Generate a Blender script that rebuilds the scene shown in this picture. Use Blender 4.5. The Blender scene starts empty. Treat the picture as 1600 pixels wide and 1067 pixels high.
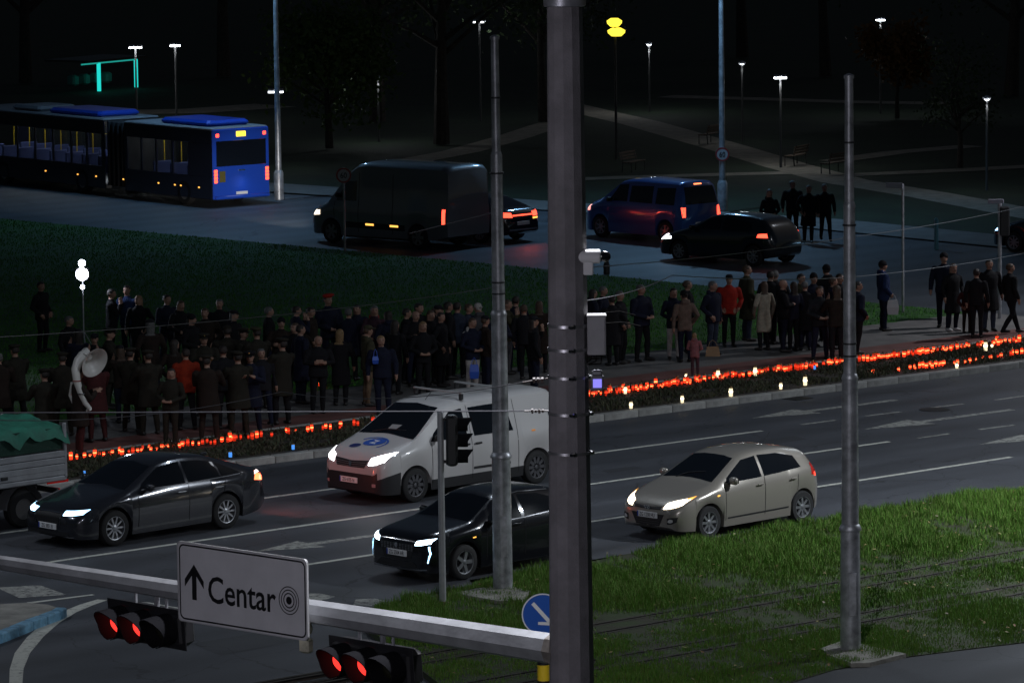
import bpy, bmesh, math, random
import numpy as np
from mathutils import Vector, Matrix
from mathutils.bvhtree import BVHTree
random.seed(7); RNG = np.random.default_rng(7)
scene = bpy.context.scene
COL = scene.collection
rad = math.radians

# ------------------------------------------------------------------ camera
CAM_F = 7271.94; CAM_PITCH = 0.119484649; CAM_ROLL = -0.0121593649; CAM_H = 13.92695; CAM_YAW = 0.75768194
_fw = np.array([math.sin(CAM_YAW)*math.cos(CAM_PITCH), math.cos(CAM_YAW)*math.cos(CAM_PITCH), -math.sin(CAM_PITCH)])
_r = np.array([math.cos(CAM_YAW), -math.sin(CAM_YAW), 0.0]); _u = np.cross(_r, _fw)
_R = _r*math.cos(CAM_ROLL) + _u*math.sin(CAM_ROLL); _U = -_r*math.sin(CAM_ROLL) + _u*math.cos(CAM_ROLL)
_C = np.array([0, 0, CAM_H])
def ray(px, py): return _fw + _R*(px-800)/CAM_F - _U*(py-533.5)/CAM_F
def G(px, py, z=0.0):            # where a sight line meets the level z: survey of the place
    d = ray(px, py); return Vector(_C + d*(z-CAM_H)/d[2])
def D(px, py, depth): return Vector(_C + ray(px, py)*depth)
cam = bpy.data.cameras.new('camera'); cam_o = bpy.data.objects.new('camera', cam); COL.objects.link(cam_o)
cam.sensor_width = 36; cam.lens = 36*CAM_F/1600; cam.clip_start = 0.5; cam.clip_end = 3000
cam_o.matrix_world = Matrix(((_R[0], _U[0], -_fw[0], 0), (_R[1], _U[1], -_fw[1], 0), (_R[2], _U[2], -_fw[2], CAM_H), (0, 0, 0, 1)))
scene.camera = cam_o

# ------------------------------------------------------------------ sky, moonlight, exposure
world = bpy.data.worlds.new('World'); scene.world = world; world.use_nodes = True
_n = world.node_tree.nodes; _l = world.node_tree.links
_bg = _n['Background']; _sky = _n.new('ShaderNodeTexSky'); _sky.sky_type = 'NISHITA'; _sky.sun_disc = False
_sky.sun_elevation = rad(38); _sky.sun_rotation = rad(100)
_l.new(_sky.outputs[0], _bg.inputs[0]); _bg.inputs[1].default_value = 0.0045
sun = bpy.data.lights.new('moon', 'SUN'); sun.energy = 0.016; sun.angle = rad(4); sun.color = (0.85, 0.9, 1)
sun_o = bpy.data.objects.new('moon', sun); COL.objects.link(sun_o)
sun_o.rotation_euler = Vector((-0.75, 0.13, -0.6)).to_track_quat('-Z', 'Y').to_euler()
vs = scene.view_settings; vs.view_transform = 'Standard'; vs.look = 'None'; vs.exposure = 0; vs.gamma = 1; vs.use_curve_mapping = False
scene.cycles.use_denoising = True; scene.cycles.max_bounces = 5; scene.cycles.sample_clamp_indirect = 2.0
scene.cycles.caustics_reflective = False; scene.cycles.caustics_refractive = False; scene.cycles.transparent_max_bounces = 12

# ------------------------------------------------------------------ materials
MATS = {}
def mat(name, col=(0.5, 0.5, 0.5), rough=0.6, metal=0.0, emit=None, es=1.0, noise=0.0, scale=8.0, bump=0.0, bscale=None, coat=0.0, spec=0.5, alpha=1.0, col2=None, detail=5.0):
    if name in MATS: return MATS[name]
    m = bpy.data.materials.new(name); m.use_nodes = True; MATS[name] = m
    nt = m.node_tree; b = nt.nodes['Principled BSDF']
    b.inputs['Base Color'].default_value = (*col, 1); b.inputs['Roughness'].default_value = rough; b.inputs['Metallic'].default_value = metal
    b.inputs['Coat Weight'].default_value = coat; b.inputs['Coat Roughness'].default_value = 0.08; b.inputs['Specular IOR Level'].default_value = spec
    b.inputs['Alpha'].default_value = alpha
    if emit: b.inputs['Emission Color'].default_value = (*emit, 1); b.inputs['Emission Strength'].default_value = es
    if noise or bump:
        tc = nt.nodes.new('ShaderNodeTexCoord')
        nz = nt.nodes.new('ShaderNodeTexNoise'); nz.inputs['Scale'].default_value = scale; nz.inputs['Detail'].default_value = detail; nz.inputs['Roughness'].default_value = 0.65
        nt.links.new(tc.outputs['Object'], nz.inputs['Vector'])
        if noise:
            rp = nt.nodes.new('ShaderNodeValToRGB')
            c2 = col2 or tuple(c*(1-noise) for c in col); c1 = col if col2 else tuple(min(1, c*(1+noise)) for c in col)
            rp.color_ramp.elements[0].position = 0.32; rp.color_ramp.elements[1].position = 0.68
            rp.color_ramp.elements[0].color = (*c2, 1); rp.color_ramp.elements[1].color = (*c1, 1)
            nt.links.new(nz.outputs['Fac'], rp.inputs[0]); nt.links.new(rp.outputs[0], b.inputs['Base Color'])
            mr = nt.nodes.new('ShaderNodeMapRange'); mr.inputs[3].default_value = max(0, rough-0.12); mr.inputs[4].default_value = min(1, rough+0.12)
            nt.links.new(nz.outputs['Fac'], mr.inputs[0]); nt.links.new(mr.outputs[0], b.inputs['Roughness'])
        if bump:
            n2 = nt.nodes.new('ShaderNodeTexNoise'); n2.inputs['Scale'].default_value = bscale or scale*6; n2.inputs['Detail'].default_value = 3
            nt.links.new(tc.outputs['Object'], n2.inputs['Vector'])
            bp = nt.nodes.new('ShaderNodeBump'); bp.inputs['Strength'].default_value = bump; bp.inputs['Distance'].default_value = 0.02
            nt.links.new(n2.outputs['Fac'], bp.inputs['Height']); nt.links.new(bp.outputs[0], b.inputs['Normal'])
    return m
def asphalt(name, col, patch=0.35):      # worn asphalt: large soft patches, fine aggregate, wheel-polished gloss
    if name in MATS: return MATS[name]
    m = mat(name, col, 0.62); nt = m.node_tree; b = nt.nodes['Principled BSDF']
    tc = nt.nodes.new('ShaderNodeTexCoord'); mp = nt.nodes.new('ShaderNodeMapping'); mp.inputs['Scale'].default_value = (0.12, 0.55, 1)
    nt.links.new(tc.outputs['Object'], mp.inputs[0])
    a = nt.nodes.new('ShaderNodeTexNoise'); a.inputs['Scale'].default_value = 1.6; a.inputs['Detail'].default_value = 7; a.inputs['Roughness'].default_value = 0.7
    nt.links.new(mp.outputs[0], a.inputs['Vector'])
    f = nt.nodes.new('ShaderNodeTexNoise'); f.inputs['Scale'].default_value = 60; f.inputs['Detail'].default_value = 2
    nt.links.new(tc.outputs['Object'], f.inputs['Vector'])
    r1 = nt.nodes.new('ShaderNodeValToRGB'); r1.color_ramp.elements[0].position = 0.3; r1.color_ramp.elements[1].position = 0.7
    r1.color_ramp.elements[0].color = (*[c*(1-patch) for c in col], 1); r1.color_ramp.elements[1].color = (*[c*(1+patch) for c in col], 1)
    nt.links.new(a.outputs['Fac'], r1.inputs[0])
    mx = nt.nodes.new('ShaderNodeMix'); mx.data_type = 'RGBA'; mx.blend_type = 'OVERLAY'; mx.inputs[0].default_value = 0.55
    nt.links.new(r1.outputs[0], mx.inputs[6]); nt.links.new(f.outputs['Fac'], mx.inputs[7]); nt.links.new(mx.outputs[2], b.inputs['Base Color'])
    sp = nt.nodes.new('ShaderNodeSeparateXYZ'); nt.links.new(tc.outputs['Object'], sp.inputs[0])
    ma = nt.nodes.new('ShaderNodeMath'); ma.operation = 'MULTIPLY_ADD'; ma.inputs[1].default_value = 0.045; nt.links.new(sp.outputs[0], ma.inputs[0]); nt.links.new(sp.outputs[1], ma.inputs[2])
    mm = nt.nodes.new('ShaderNodeMath'); mm.operation = 'MULTIPLY'; mm.inputs[1].default_value = 2*math.pi/1.7; nt.links.new(ma.outputs[0], mm.inputs[0])
    sn = nt.nodes.new('ShaderNodeMath'); sn.operation = 'SINE'; nt.links.new(mm.outputs[0], sn.inputs[0])
    mr2 = nt.nodes.new('ShaderNodeMapRange'); mr2.inputs[1].default_value = -1; mr2.inputs[3].default_value = 0.80; mr2.inputs[4].default_value = 1.08; nt.links.new(sn.outputs[0], mr2.inputs[0])
    vo = nt.nodes.new('ShaderNodeTexVoronoi'); vo.feature = 'DISTANCE_TO_EDGE'; vo.inputs['Scale'].default_value = 0.28
    wn = nt.nodes.new('ShaderNodeTexNoise'); wn.inputs['Scale'].default_value = 1.1; wn.inputs['Detail'].default_value = 4; nt.links.new(tc.outputs['Object'], wn.inputs['Vector'])
    wa = nt.nodes.new('ShaderNodeVectorMath'); wa.operation = 'MULTIPLY_ADD'; wa.inputs[1].default_value = (1.6, 1.6, 0); nt.links.new(wn.outputs['Color'], wa.inputs[0]); nt.links.new(tc.outputs['Object'], wa.inputs[2]); nt.links.new(wa.outputs[0], vo.inputs['Vector'])
    ck = nt.nodes.new('ShaderNodeMapRange'); ck.inputs[1].default_value = 0.002; ck.inputs[2].default_value = 0.007; ck.inputs[3].default_value = 0.45; ck.inputs[4].default_value = 1.0; nt.links.new(vo.outputs['Distance'], ck.inputs[0])
    pr_ = nt.nodes.new('ShaderNodeMath'); pr_.operation = 'MULTIPLY'; nt.links.new(mr2.outputs[0], pr_.inputs[0]); nt.links.new(ck.outputs[0], pr_.inputs[1])
    m3 = nt.nodes.new('ShaderNodeMix'); m3.data_type = 'RGBA'; m3.blend_type = 'MULTIPLY'; m3.inputs[0].default_value = 1.0
    nt.links.new(mx.outputs[2], m3.inputs[6]); nt.links.new(pr_.outputs[0], m3.inputs[7]); nt.links.new(m3.outputs[2], b.inputs['Base Color'])
    bp = nt.nodes.new('ShaderNodeBump'); bp.inputs['Strength'].default_value = 0.35; bp.inputs['Distance'].default_value = 0.008
    nt.links.new(f.outputs['Fac'], bp.inputs['Height']); nt.links.new(bp.outputs[0], b.inputs['Normal'])
    mr = nt.nodes.new('ShaderNodeMapRange'); mr.inputs[3].default_value = 0.5; mr.inputs[4].default_value = 0.75
    nt.links.new(a.outputs['Fac'], mr.inputs[0]); nt.links.new(mr.outputs[0], b.inputs['Roughness'])
    return m
def worn_paint(name, col, wear=0.45):    # road paint with bare asphalt showing through
    if name in MATS: return MATS[name]
    m = mat(name, col, 0.6); nt = m.node_tree; b = nt.nodes['Principled BSDF']
    tc = nt.nodes.new('ShaderNodeTexCoord'); nz = nt.nodes.new('ShaderNodeTexNoise'); nz.inputs['Scale'].default_value = 7; nz.inputs['Detail'].default_value = 8; nz.inputs['Roughness'].default_value = 0.75
    nt.links.new(tc.outputs['Object'], nz.inputs['Vector'])
    r = nt.nodes.new('ShaderNodeValToRGB'); r.color_ramp.elements[0].position = wear-0.08; r.color_ramp.elements[1].position = wear+0.1
    r.color_ramp.elements[0].color = (0.07, 0.07, 0.072, 1); r.color_ramp.elements[1].color = (*col, 1)
    nt.links.new(nz.outputs['Fac'], r.inputs[0]); nt.links.new(r.outputs[0], b.inputs['Base Color'])
    return m
GLASS = mat('dark_glass', (0.006, 0.008, 0.011), 0.06, spec=0.6)
RUBBER = mat('rubber', (0.012, 0.012, 0.013), 0.8, noise=0.3, scale=20)
BLACKP = mat('black_plastic', (0.015, 0.015, 0.017), 0.5)
ALLOY = mat('alloy', (0.42, 0.43, 0.46), 0.35, 0.8, noise=0.15, scale=12)
CHROME = mat('chrome', (0.7, 0.72, 0.75), 0.15, 1.0)
STEEL = mat('galvanised_steel', (0.40, 0.41, 0.44), 0.42, 0.55, noise=0.38, scale=4, bump=0.05, bscale=60)
WHITE = mat('white_sheet', (0.75, 0.75, 0.76), 0.5)
BLACK = mat('black_paint', (0.01, 0.01, 0.012), 0.5)
SHADOWGAP = mat('panel_gap', (0.004, 0.004, 0.004), 0.9)

# ------------------------------------------------------------------ mesh builder
class MB:
    def __init__(s): s.v = []; s.f = []; s.m = []
    def add(s, vs, fs, mi=0):
        o = len(s.v); s.v += [tuple(v) for v in vs]; s.f += [tuple(i+o for i in f) for f in fs]; s.m += [mi]*len(fs); return s
    def box(s, c, d, mi=0, ax=None, bev=0.0):
        cx, cy, cz = c; a, b, h = d[0]/2, d[1]/2, d[2]/2
        ax = ax or (Vector((1, 0, 0)), Vector((0, 1, 0)), Vector((0, 0, 1))); c = Vector(c)
        if bev <= 0:
            vs = [c+ax[0]*x*a+ax[1]*y*b+ax[2]*z*h for z in (-1, 1) for x, y in ((-1, -1), (1, -1), (1, 1), (-1, 1))]
            return s.add(vs, [(3, 2, 1, 0), (4, 5, 6, 7), (0, 1, 5, 4), (1, 2, 6, 5), (2, 3, 7, 6), (3, 0, 4, 7)], mi)
        e = min(bev, a*.9, b*.9, h*.9)
        prof = [(-h, e), (-h+e, 0), (h-e, 0), (h, e)]; vs = []
        for z, i in prof:
            A, B = a-i, b-i; k = min(e, A*.9, B*.9)
            for x, y in ((-A+k, -B), (A-k, -B), (A, -B+k), (A, B-k), (A-k, B), (-A+k, B), (-A, B-k), (-A, -B+k)): vs.append(c+ax[0]*x+ax[1]*y+ax[2]*z)
        fs = [tuple(reversed(range(8))), tuple(range(24, 32))]
        for r in range(3):
            for k in range(8): fs.append((r*8+k, r*8+(k+1) % 8, r*8+8+(k+1) % 8, r*8+8+k))
        return s.add(vs, fs, mi)
    def tube(s, p, q, r0, r1=None, n=12, mi=0, cap=True):
        p, q = Vector(p), Vector(q); r1 = r0 if r1 is None else r1
        z = (q-p).normalized(); x = z.orthogonal().normalized(); y = z.cross(x)
        vs = [c+(x*math.cos(2*math.pi*k/n)+y*math.sin(2*math.pi*k/n))*r for c, r in ((p, r0), (q, r1)) for k in range(n)]
        fs = [(k, (k+1) % n, n+(k+1) % n, n+k) for k in range(n)]
        if cap: fs += [tuple(reversed(range(n))), tuple(range(n, 2*n))]
        return s.add(vs, fs, mi)
    def path(s, pts, r, n=8, mi=0, rs=None):
        pts = [Vector(p) for p in pts]; vs = []; up = None
        for i, p in enumerate(pts):
            t = (pts[min(i+1, len(pts)-1)]-pts[max(i-1, 0)]).normalized()
            up = t.orthogonal().normalized() if up is None else (up-t*up.dot(t)).normalized()
            w = t.cross(up); rr = rs[i] if rs else r
            vs += [p+(up*math.cos(2*math.pi*k/n)+w*math.sin(2*math.pi*k/n))*rr for k in range(n)]
        fs = [(i*n+k, i*n+(k+1) % n, (i+1)*n+(k+1) % n, (i+1)*n+k) for i in range(len(pts)-1) for k in range(n)]
        fs += [tuple(reversed(range(n))), tuple(range((len(pts)-1)*n, len(pts)*n))]
        return s.add(vs, fs, mi)
    def lathe(s, prof, c=(0, 0, 0), axis='z', n=16, mi=0, closed=False):
        c = Vector(c); vs = []
        for r, h in prof:
            for k in range(n):
                a = 2*math.pi*k/n; ca, sa = math.cos(a)*r, math.sin(a)*r
                vs.append(c+Vector((ca, sa, h) if axis == 'z' else (ca, h, -sa) if axis == 'y' else (h, ca, sa)))
        m = len(prof); fs = []
        for i in range(m if closed else m-1):
            j = (i+1) % m
            for k in range(n): fs.append((i*n+k, i*n+(k+1) % n, j*n+(k+1) % n, j*n+k))
        if not closed: fs += [tuple(reversed(range(n))), tuple(range((m-1)*n, m*n))]
        return s.add(vs, fs, mi)
    def prism(s, poly, z0, z1, mi=0, fn=None):          # poly CCW (x,y); fn maps (x,y,z)
        n = len(poly); fn = fn or (lambda x, y, z: (x, y, z))
        vs = [fn(x, y, z) for z in (z0, z1) for x, y in poly]
        return s.add(vs, [tuple(reversed(range(n))), tuple(range(n, 2*n))]+[(k, (k+1) % n, n+(k+1) % n, n+k) for k in range(n)], mi)
    def build(s, name, mats, parent=None, smooth=False, ang=35, loc=None):
        me = bpy.data.meshes.new(name); me.from_pydata(s.v, [], s.f); me.update()
        for m in (mats if isinstance(mats, (list, tuple)) else [mats]): me.materials.append(m)
        if any(s.m): me.polygons.foreach_set('material_index', s.m)
        if smooth:
            me.polygons.foreach_set('use_smooth', [True]*len(me.polygons)); me.set_sharp_from_angle(angle=rad(ang))
        return link(name, me, parent, loc)
def link(name, me, parent=None, loc=None):
    o = bpy.data.objects.new(name, me); COL.objects.link(o)
    if parent: o.parent = parent
    if loc is not None: o.location = loc
    return o
def tag(o, label, cat=None, group=None, kind=None):
    if label: o['label'] = label
    if cat: o['category'] = cat
    if group: o['group'] = group
    if kind: o['kind'] = kind
    return o
def empty(name, loc=(0, 0, 0), rz=0.0, label=None, cat=None, group=None):
    o = bpy.data.objects.new(name, None); COL.objects.link(o); o.location = loc; o.rotation_euler = (0, 0, rz); o.empty_display_size = 0.2
    return tag(o, label, cat, group)
def copy_tree(o, parent=None):
    c = o.copy(); COL.objects.link(c); c.parent = parent
    for ch in [x for x in bpy.data.objects if x.parent == o]: copy_tree(ch, c)
    return c
_txt = {}
def text_mesh(s, size=1.0, sx=1.0):                     # flat lettering in x/y, centred
    k = (s, size, sx)
    if k in _txt: return _txt[k]
    cu = bpy.data.curves.new('lettering', 'FONT'); cu.body = s; cu.size = size; cu.align_x = 'CENTER'; cu.align_y = 'CENTER'; cu.resolution_u = 3; cu.offset = .012*size
    o = bpy.data.objects.new('lettering', cu); COL.objects.link(o); bpy.context.view_layer.update()
    me = bpy.data.meshes.new_from_object(o.evaluated_get(bpy.context.evaluated_depsgraph_get())); bpy.data.objects.remove(o)
    co = np.empty(len(me.vertices)*3); me.vertices.foreach_get('co', co); co = co.reshape(-1, 3)
    c = (co.min(0)+co.max(0))/2; co -= c; co[:, 0] *= sx
    _txt[k] = (co, [tuple(p.vertices) for p in me.polygons]); return _txt[k]
def add_text(mb, s, size, sx, origin, ex, ey, mi=0):
    co, fs = text_mesh(s, size, sx); origin = Vector(origin)
    mb.add([origin+ex*c[0]+ey*c[1] for c in co], fs, mi)
def lamp_light(name, loc, parent, energy, col=(1, 1, 1), size=0.25, spot=None, aim=(0, 0, -1), blend=0.5):
    l = bpy.data.lights.new(name, 'SPOT' if spot else 'POINT'); l.energy = energy; l.color = col; l.shadow_soft_size = size
    if spot: l.spot_size = rad(spot); l.spot_blend = blend
    o = bpy.data.objects.new(name, l); COL.objects.link(o); o.location = loc
    o.rotation_euler = Vector(aim).to_track_quat('-Z', 'Y').to_euler()
    if parent: o.parent = parent
    return o
# ================================================================== THE SETTING
def sheet(name, poly, z, m, thick=None, kind='structure'):
    mb = MB()
    if thick: mb.prism([(p[0], p[1]) for p in poly], z-thick, z)
    else: mb.add([(p[0], p[1], z) for p in poly], [tuple(range(len(poly)))])
    o = mb.build(name, m); o['kind'] = kind; return o
def ccw(poly):
    a = sum(poly[i][0]*poly[(i+1) % len(poly)][1]-poly[(i+1) % len(poly)][0]*poly[i][1] for i in range(len(poly)))
    return poly if a > 0 else poly[::-1]
EARTH = mat('lawn_earth', (0.013, 0.026, 0.011), 0.95, noise=0.5, scale=0.6, bump=0.6, bscale=30)
VERGE = mat('verge_earth', (0.032, 0.06, 0.012), 0.95, noise=0.45, scale=1.2, bump=0.8, bscale=25, col2=(0.03, 0.026, 0.013))
ROAD = asphalt('road_asphalt', (0.058, 0.062, 0.073))
FAR_ROAD = asphalt('side_road_asphalt', (0.06, 0.068, 0.08))
PAVE = mat('pavement_asphalt', (0.14, 0.135, 0.13), 0.8, noise=0.25, scale=1.5, bump=0.2, bscale=90)
REDPAVE = mat('red_cycle_path', (0.17, 0.07, 0.06), 0.8, noise=0.3, scale=1.5, bump=0.2, bscale=90)
KERB = mat('kerb_concrete', (0.30, 0.295, 0.28), 0.8, noise=0.3, scale=3, bump=0.3, bscale=50)
PAINT = worn_paint('lane_paint', (0.62, 0.62, 0.55), 0.38)
PAINT2 = worn_paint('worn_lane_paint', (0.42, 0.42, 0.38), 0.46)
GRAVEL = mat('park_path_gravel', (0.24, 0.22, 0.18), 0.9, noise=0.3, scale=2, bump=0.4)

sheet('park_ground', [(-400, -200), (900, -200), (900, 900), (-400, 900)], -0.06, EARTH)
# main carriageway: from the grass tram verge to the far kerb
YK = lambda x: 72.5-0.065*(x-65)            # road side of the far kerb
YN = lambda x: 59.15-0.03*(x-60)            # edge of the near verge
road_poly = [(-60, 40), (54, 40), (54, 57.2), (54.5, 58.6), (55, 59.3), (60, 59.2), (75, YN(75)), (240, YN(240)), (240, YK(240)), (92, YK(92)), (75, YK(75)), (50, YK(50)), (-60, YK(-60))]
sheet('main_road', ccw(road_poly), 0.0, ROAD)
# near lower road beyond the tram verge
near_edge = [G(*q, .085) for q in ((1180, 1092), (1230, 1067), (1300, 1046), (1400, 1028), (1500, 1015), (1600, 1003), (1750, 982))]
sheet('near_road', ccw([(p.x, p.y) for p in near_edge]+[(90, 43), (90, 20), (60, 20), (54, 40)]), 0.085, ROAD)
# cross street far behind
sheet('side_street', ccw([(91.6, 72), (91.9, 97), (91.4, 121), (90, 150), (84, 230), (100, 232), (103.5, 150), (103.2, 128), (104.8, 112), (106.2, 100), (105.2, 89), (105, 60), (91.6, 60)]), -0.012, FAR_ROAD)
# raised pavement, red cycle path
def band(name, f0, f1, x0, x1, z, m, thick=None, n=14):
    xs = [x0+(x1-x0)*i/n for i in range(n+1)]
    return sheet(name, ccw([(x, f0(x)) for x in xs]+[(x, f1(x)) for x in reversed(xs)]), z, m, thick)
YC = lambda x: 75.75-0.062*(x-66)           # candle line
YP = lambda x: 79.4-0.05*(x-80)             # back of the pavement
band('bed_soil', lambda x: YK(x)+0.30, lambda x: YC(x)+0.02, 30, 91.3, 0.13, mat('bed_soil', (0.03, 0.024, 0.018), 0.95, noise=0.4, scale=3, bump=0.8, bscale=20), 0.2)
band('cycle_path', lambda x: YC(x)+0.12, lambda x: YC(x)+1.35, 30, 91.3, 0.142, REDPAVE, 0.2)
band('pavement', lambda x: YC(x)+1.352, YP, 30, 91.3, 0.138, PAVE, 0.2)
# pavement edging stones (kerb along path) and kerb stones along the road
def kerb_row(name, f, x0, x1, w, z0, z1, step, label=None):
    root = empty(name, (0, 0, 0)); root['kind'] = 'structure'
    me = None; k = 0; x = x0
    while x < x1:
        xm = x+step/2; sl = math.atan2(f(x+step)-f(x), step)
        if me is None:
            o = MB().box((0, 0, 0), (step-0.012, w, z1-z0), bev=0.018).build('kerb_stone', KERB, root); me = o.data
        else: o = link('kerb_stone', me, root)
        o.location = (xm, f(xm)+w/2, (z0+z1)/2+random.uniform(-.004, .004)); o.rotation_euler = (0, random.uniform(-.003, .003), sl+random.uniform(-.004, .004)); x += step
    return root
kerb_row('far_kerb', YK, 50, 91, 0.22, -0.1, 0.15, 1.0)
kerb_row('path_edging', YC, 55, 91, 0.10, 0.0, 0.16, 1.0)

# far lawn between pavement and side street (slightly raised)
FAR_LAWN = mat('far_lawn', (0.024, 0.09, 0.014), 0.95, noise=0.4, scale=0.8, bump=0.6, bscale=30)
sheet('far_lawn', ccw([(-40, YP(-40)), (30, YP(30)), (91.2, YP(91.2)), (91.3, 85), (91.6, 97), (91.1, 121), (89.7, 150), (83.7, 230), (-40, 230)]), 0.12, FAR_LAWN, 0.3)
# near verge with the tram line
verge_poly = [(q.x, q.y) for q in [G(*w, .1) for w in ((980, 1190), (800, 1160), (716, 1090), (650, 1040), (600, 1000), (565, 972), (572, 958), (600, 945), (650, 931))]]+[(60, 58.9), (75, YN(75)-.25), (240, YN(240)-.25)]
lower = [(q.x, q.y-0.05) for q in reversed([G(*w, .085) for w in ((1230, 1067), (1300, 1046), (1400, 1028), (1500, 1015), (1600, 1003), (1750, 982))])]
verge_poly = verge_poly+[(240, 30)]+lower
verge = sheet('tram_verge', ccw(verge_poly), 0.10, VERGE, 0.3)

# ---- park paths
def strip(name, pts, w, z, m):
    P = [Vector((p.x, p.y, 0)) for p in pts]; mb = MB(); vs = []
    for i, p in enumerate(P):
        t = (P[min(i+1, len(P)-1)]-P[max(i-1, 0)]).normalized(); nrm = Vector((-t.y, t.x, 0)); ww = w[i] if isinstance(w, (list, tuple)) else w
        vs += [p+nrm*ww/2+Vector((0, 0, z)), p-nrm*ww/2+Vector((0, 0, z))]
    mb.add(vs, [(2*i, 2*i+1, 2*i+3, 2*i+2) for i in range(len(P)-1)]); o = mb.build(name, m); o['kind'] = 'structure'; return o
strip('park_path', [G(870, 160), G(920, 172), G(1000, 190), G(1130, 227), G(1230, 257), G(1320, 281), G(1450, 302), G(1600, 330), G(1750, 360)], 1.8, -0.05, GRAVEL)
strip('park_path', [G(1040, 149), G(1180, 153), G(1340, 158), G(1480, 160)], 1.6, -0.046, GRAVEL)
strip('park_path', [G(900, 278), G(1050, 273), G(1240, 268), G(1300, 270)], 1.2, -0.042, GRAVEL)
strip('park_path', [G(1320, 272), G(1500, 264), G(1650, 256)], 1.2, -0.042, GRAVEL)
strip('park_path', [G(1300, 250), G(1400, 236), G(1520, 226)], 1.2, -0.046, GRAVEL)
strip('park_path', [G(-40, 165), G(120, 175), G(300, 172), G(430, 163)], 3.0, -0.05, GRAVEL)
strip('park_path', [G(640, 250), G(720, 235), G(800, 213), G(870, 190)], 1.5, -0.046, GRAVEL)
# far-side pavement along the side street
strip('side_pavement', [Vector((105.2, 60, 0)), Vector((106.6, 89, 0)), Vector((107.6, 100, 0)), Vector((106.2, 112, 0)), Vector((104.7, 128, 0)), Vector((104.9, 150, 0))], 2.6, 0.02, PAVE)

# ---- road markings (paint 4 mm above the asphalt)
MARK = empty('road_markings'); MARK['kind'] = 'structure'
def stripe(a, b, w, z=0.004, m=PAINT, name='lane_line'):
    a, b = G(*a), G(*b); t = (b-a).normalized(); n = Vector((-t.y, t.x, 0))*w/2; k = max(1, int((b-a).length/1.5))
    mb = MB(); vs = []
    for i in range(k+1):
        p = a.lerp(b, i/k); vs += [p+n+Vector((0, 0, z)), p-n+Vector((0, 0, z))]
    mb.add(vs, [(2*i, 2*i+1, 2*i+3, 2*i+2) for i in range(k)]); return mb.build(name, m, MARK)
def mark(pix, z=0.004, m=PAINT, name='road_marking'):
    p = ccw([(q.x, q.y) for q in [G(*c) for c in pix]]); MB().add([(x, y, z) for x, y in p], [tuple(range(len(p)))]).build(name, m, MARK)
for a, b, w in [((-20, 892), (655, 795), .13), ((655, 795), (1030, 741), .13), ((1030, 741), (1389, 690), .13),
                ((479, 882), (981, 806), .13), ((981, 806), (1580, 714), .13),
                ((-20, 836), (525, 763), .13), ((525, 763), (920, 709), .13), ((920, 709), (1191, 673), .13)]: stripe(a, b, w)
for a, b in [((1252, 663.5), (1305, 656.5)), ((1353, 650), (1407, 643.5)), ((1434, 684.5), (1484, 677.5)), ((1530, 671), (1585, 664)), ((1455, 637), (1505, 631)), ((1555, 625), (1605, 618))]: stripe(a, b, .12, m=PAINT2, name='lane_dash')
def arrow(tipx, tipy, endx, endy):       # straight-on arrow in a lane, lying along the traffic direction
    a, b = G(tipx, tipy), G(endx, endy); t = (b-a).normalized(); n = Vector((-t.y, t.x, 0)); L = (b-a).length
    P = [a, a+t*L*.38+n*.45, a+t*L*.38+n*.12, b+n*.1, b-n*.1, a+t*L*.38-n*.12, a+t*L*.38-n*.45]
    MB().add([(p.x, p.y, .005) for p in P], [(0, 1, 2, 5, 6), (2, 3, 4, 5)]).build('lane_arrow', PAINT2, MARK)
arrow(400, 861.5, 625, 831); arrow(1175, 653.5, 1400, 625); arrow(1350, 671, 1582, 640); arrow(1530, 694.5, 1760, 664)
for q in [[(-5, 918), (62, 914), (104, 929), (30, 934)], [(474, 927), (500, 927), (524, 932), (500, 939), (478, 937)], [(556, 936), (585, 935), (606, 939), (580, 946), (552, 945)]]: mark(q, name='crossing_block', m=PAINT2)
def curve_band(pix, ws, m=PAINT, name='edge_line'):
    P = [G(*p) for p in pix]; mb = MB(); vs = []
    for i, p in enumerate(P):
        t = (P[min(i+1, len(P)-1)]-P[max(i-1, 0)]).normalized(); n = Vector((-t.y, t.x, 0))*ws[i]/2
        vs += [p+n+Vector((0, 0, .006)), p-n+Vector((0, 0, .006))]
    mb.add(vs, [(2*i, 2*i+1, 2*i+3, 2*i+2) for i in range(len(P)-1)]); mb.build(name, m, MARK)
curve_band([(160, 937), (135, 945), (108, 956), (80, 973), (55, 995), (35, 1020), (26, 1045), (24, 1080)], [.2, .24, .26, .27, .27, .25, .22, .2])
curve_band([(-10, 949), (60, 940), (146, 929)], [.1, .12, .1]); curve_band([(180, 939), (230, 942), (280, 951)], [.1, .12, .12])
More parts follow.
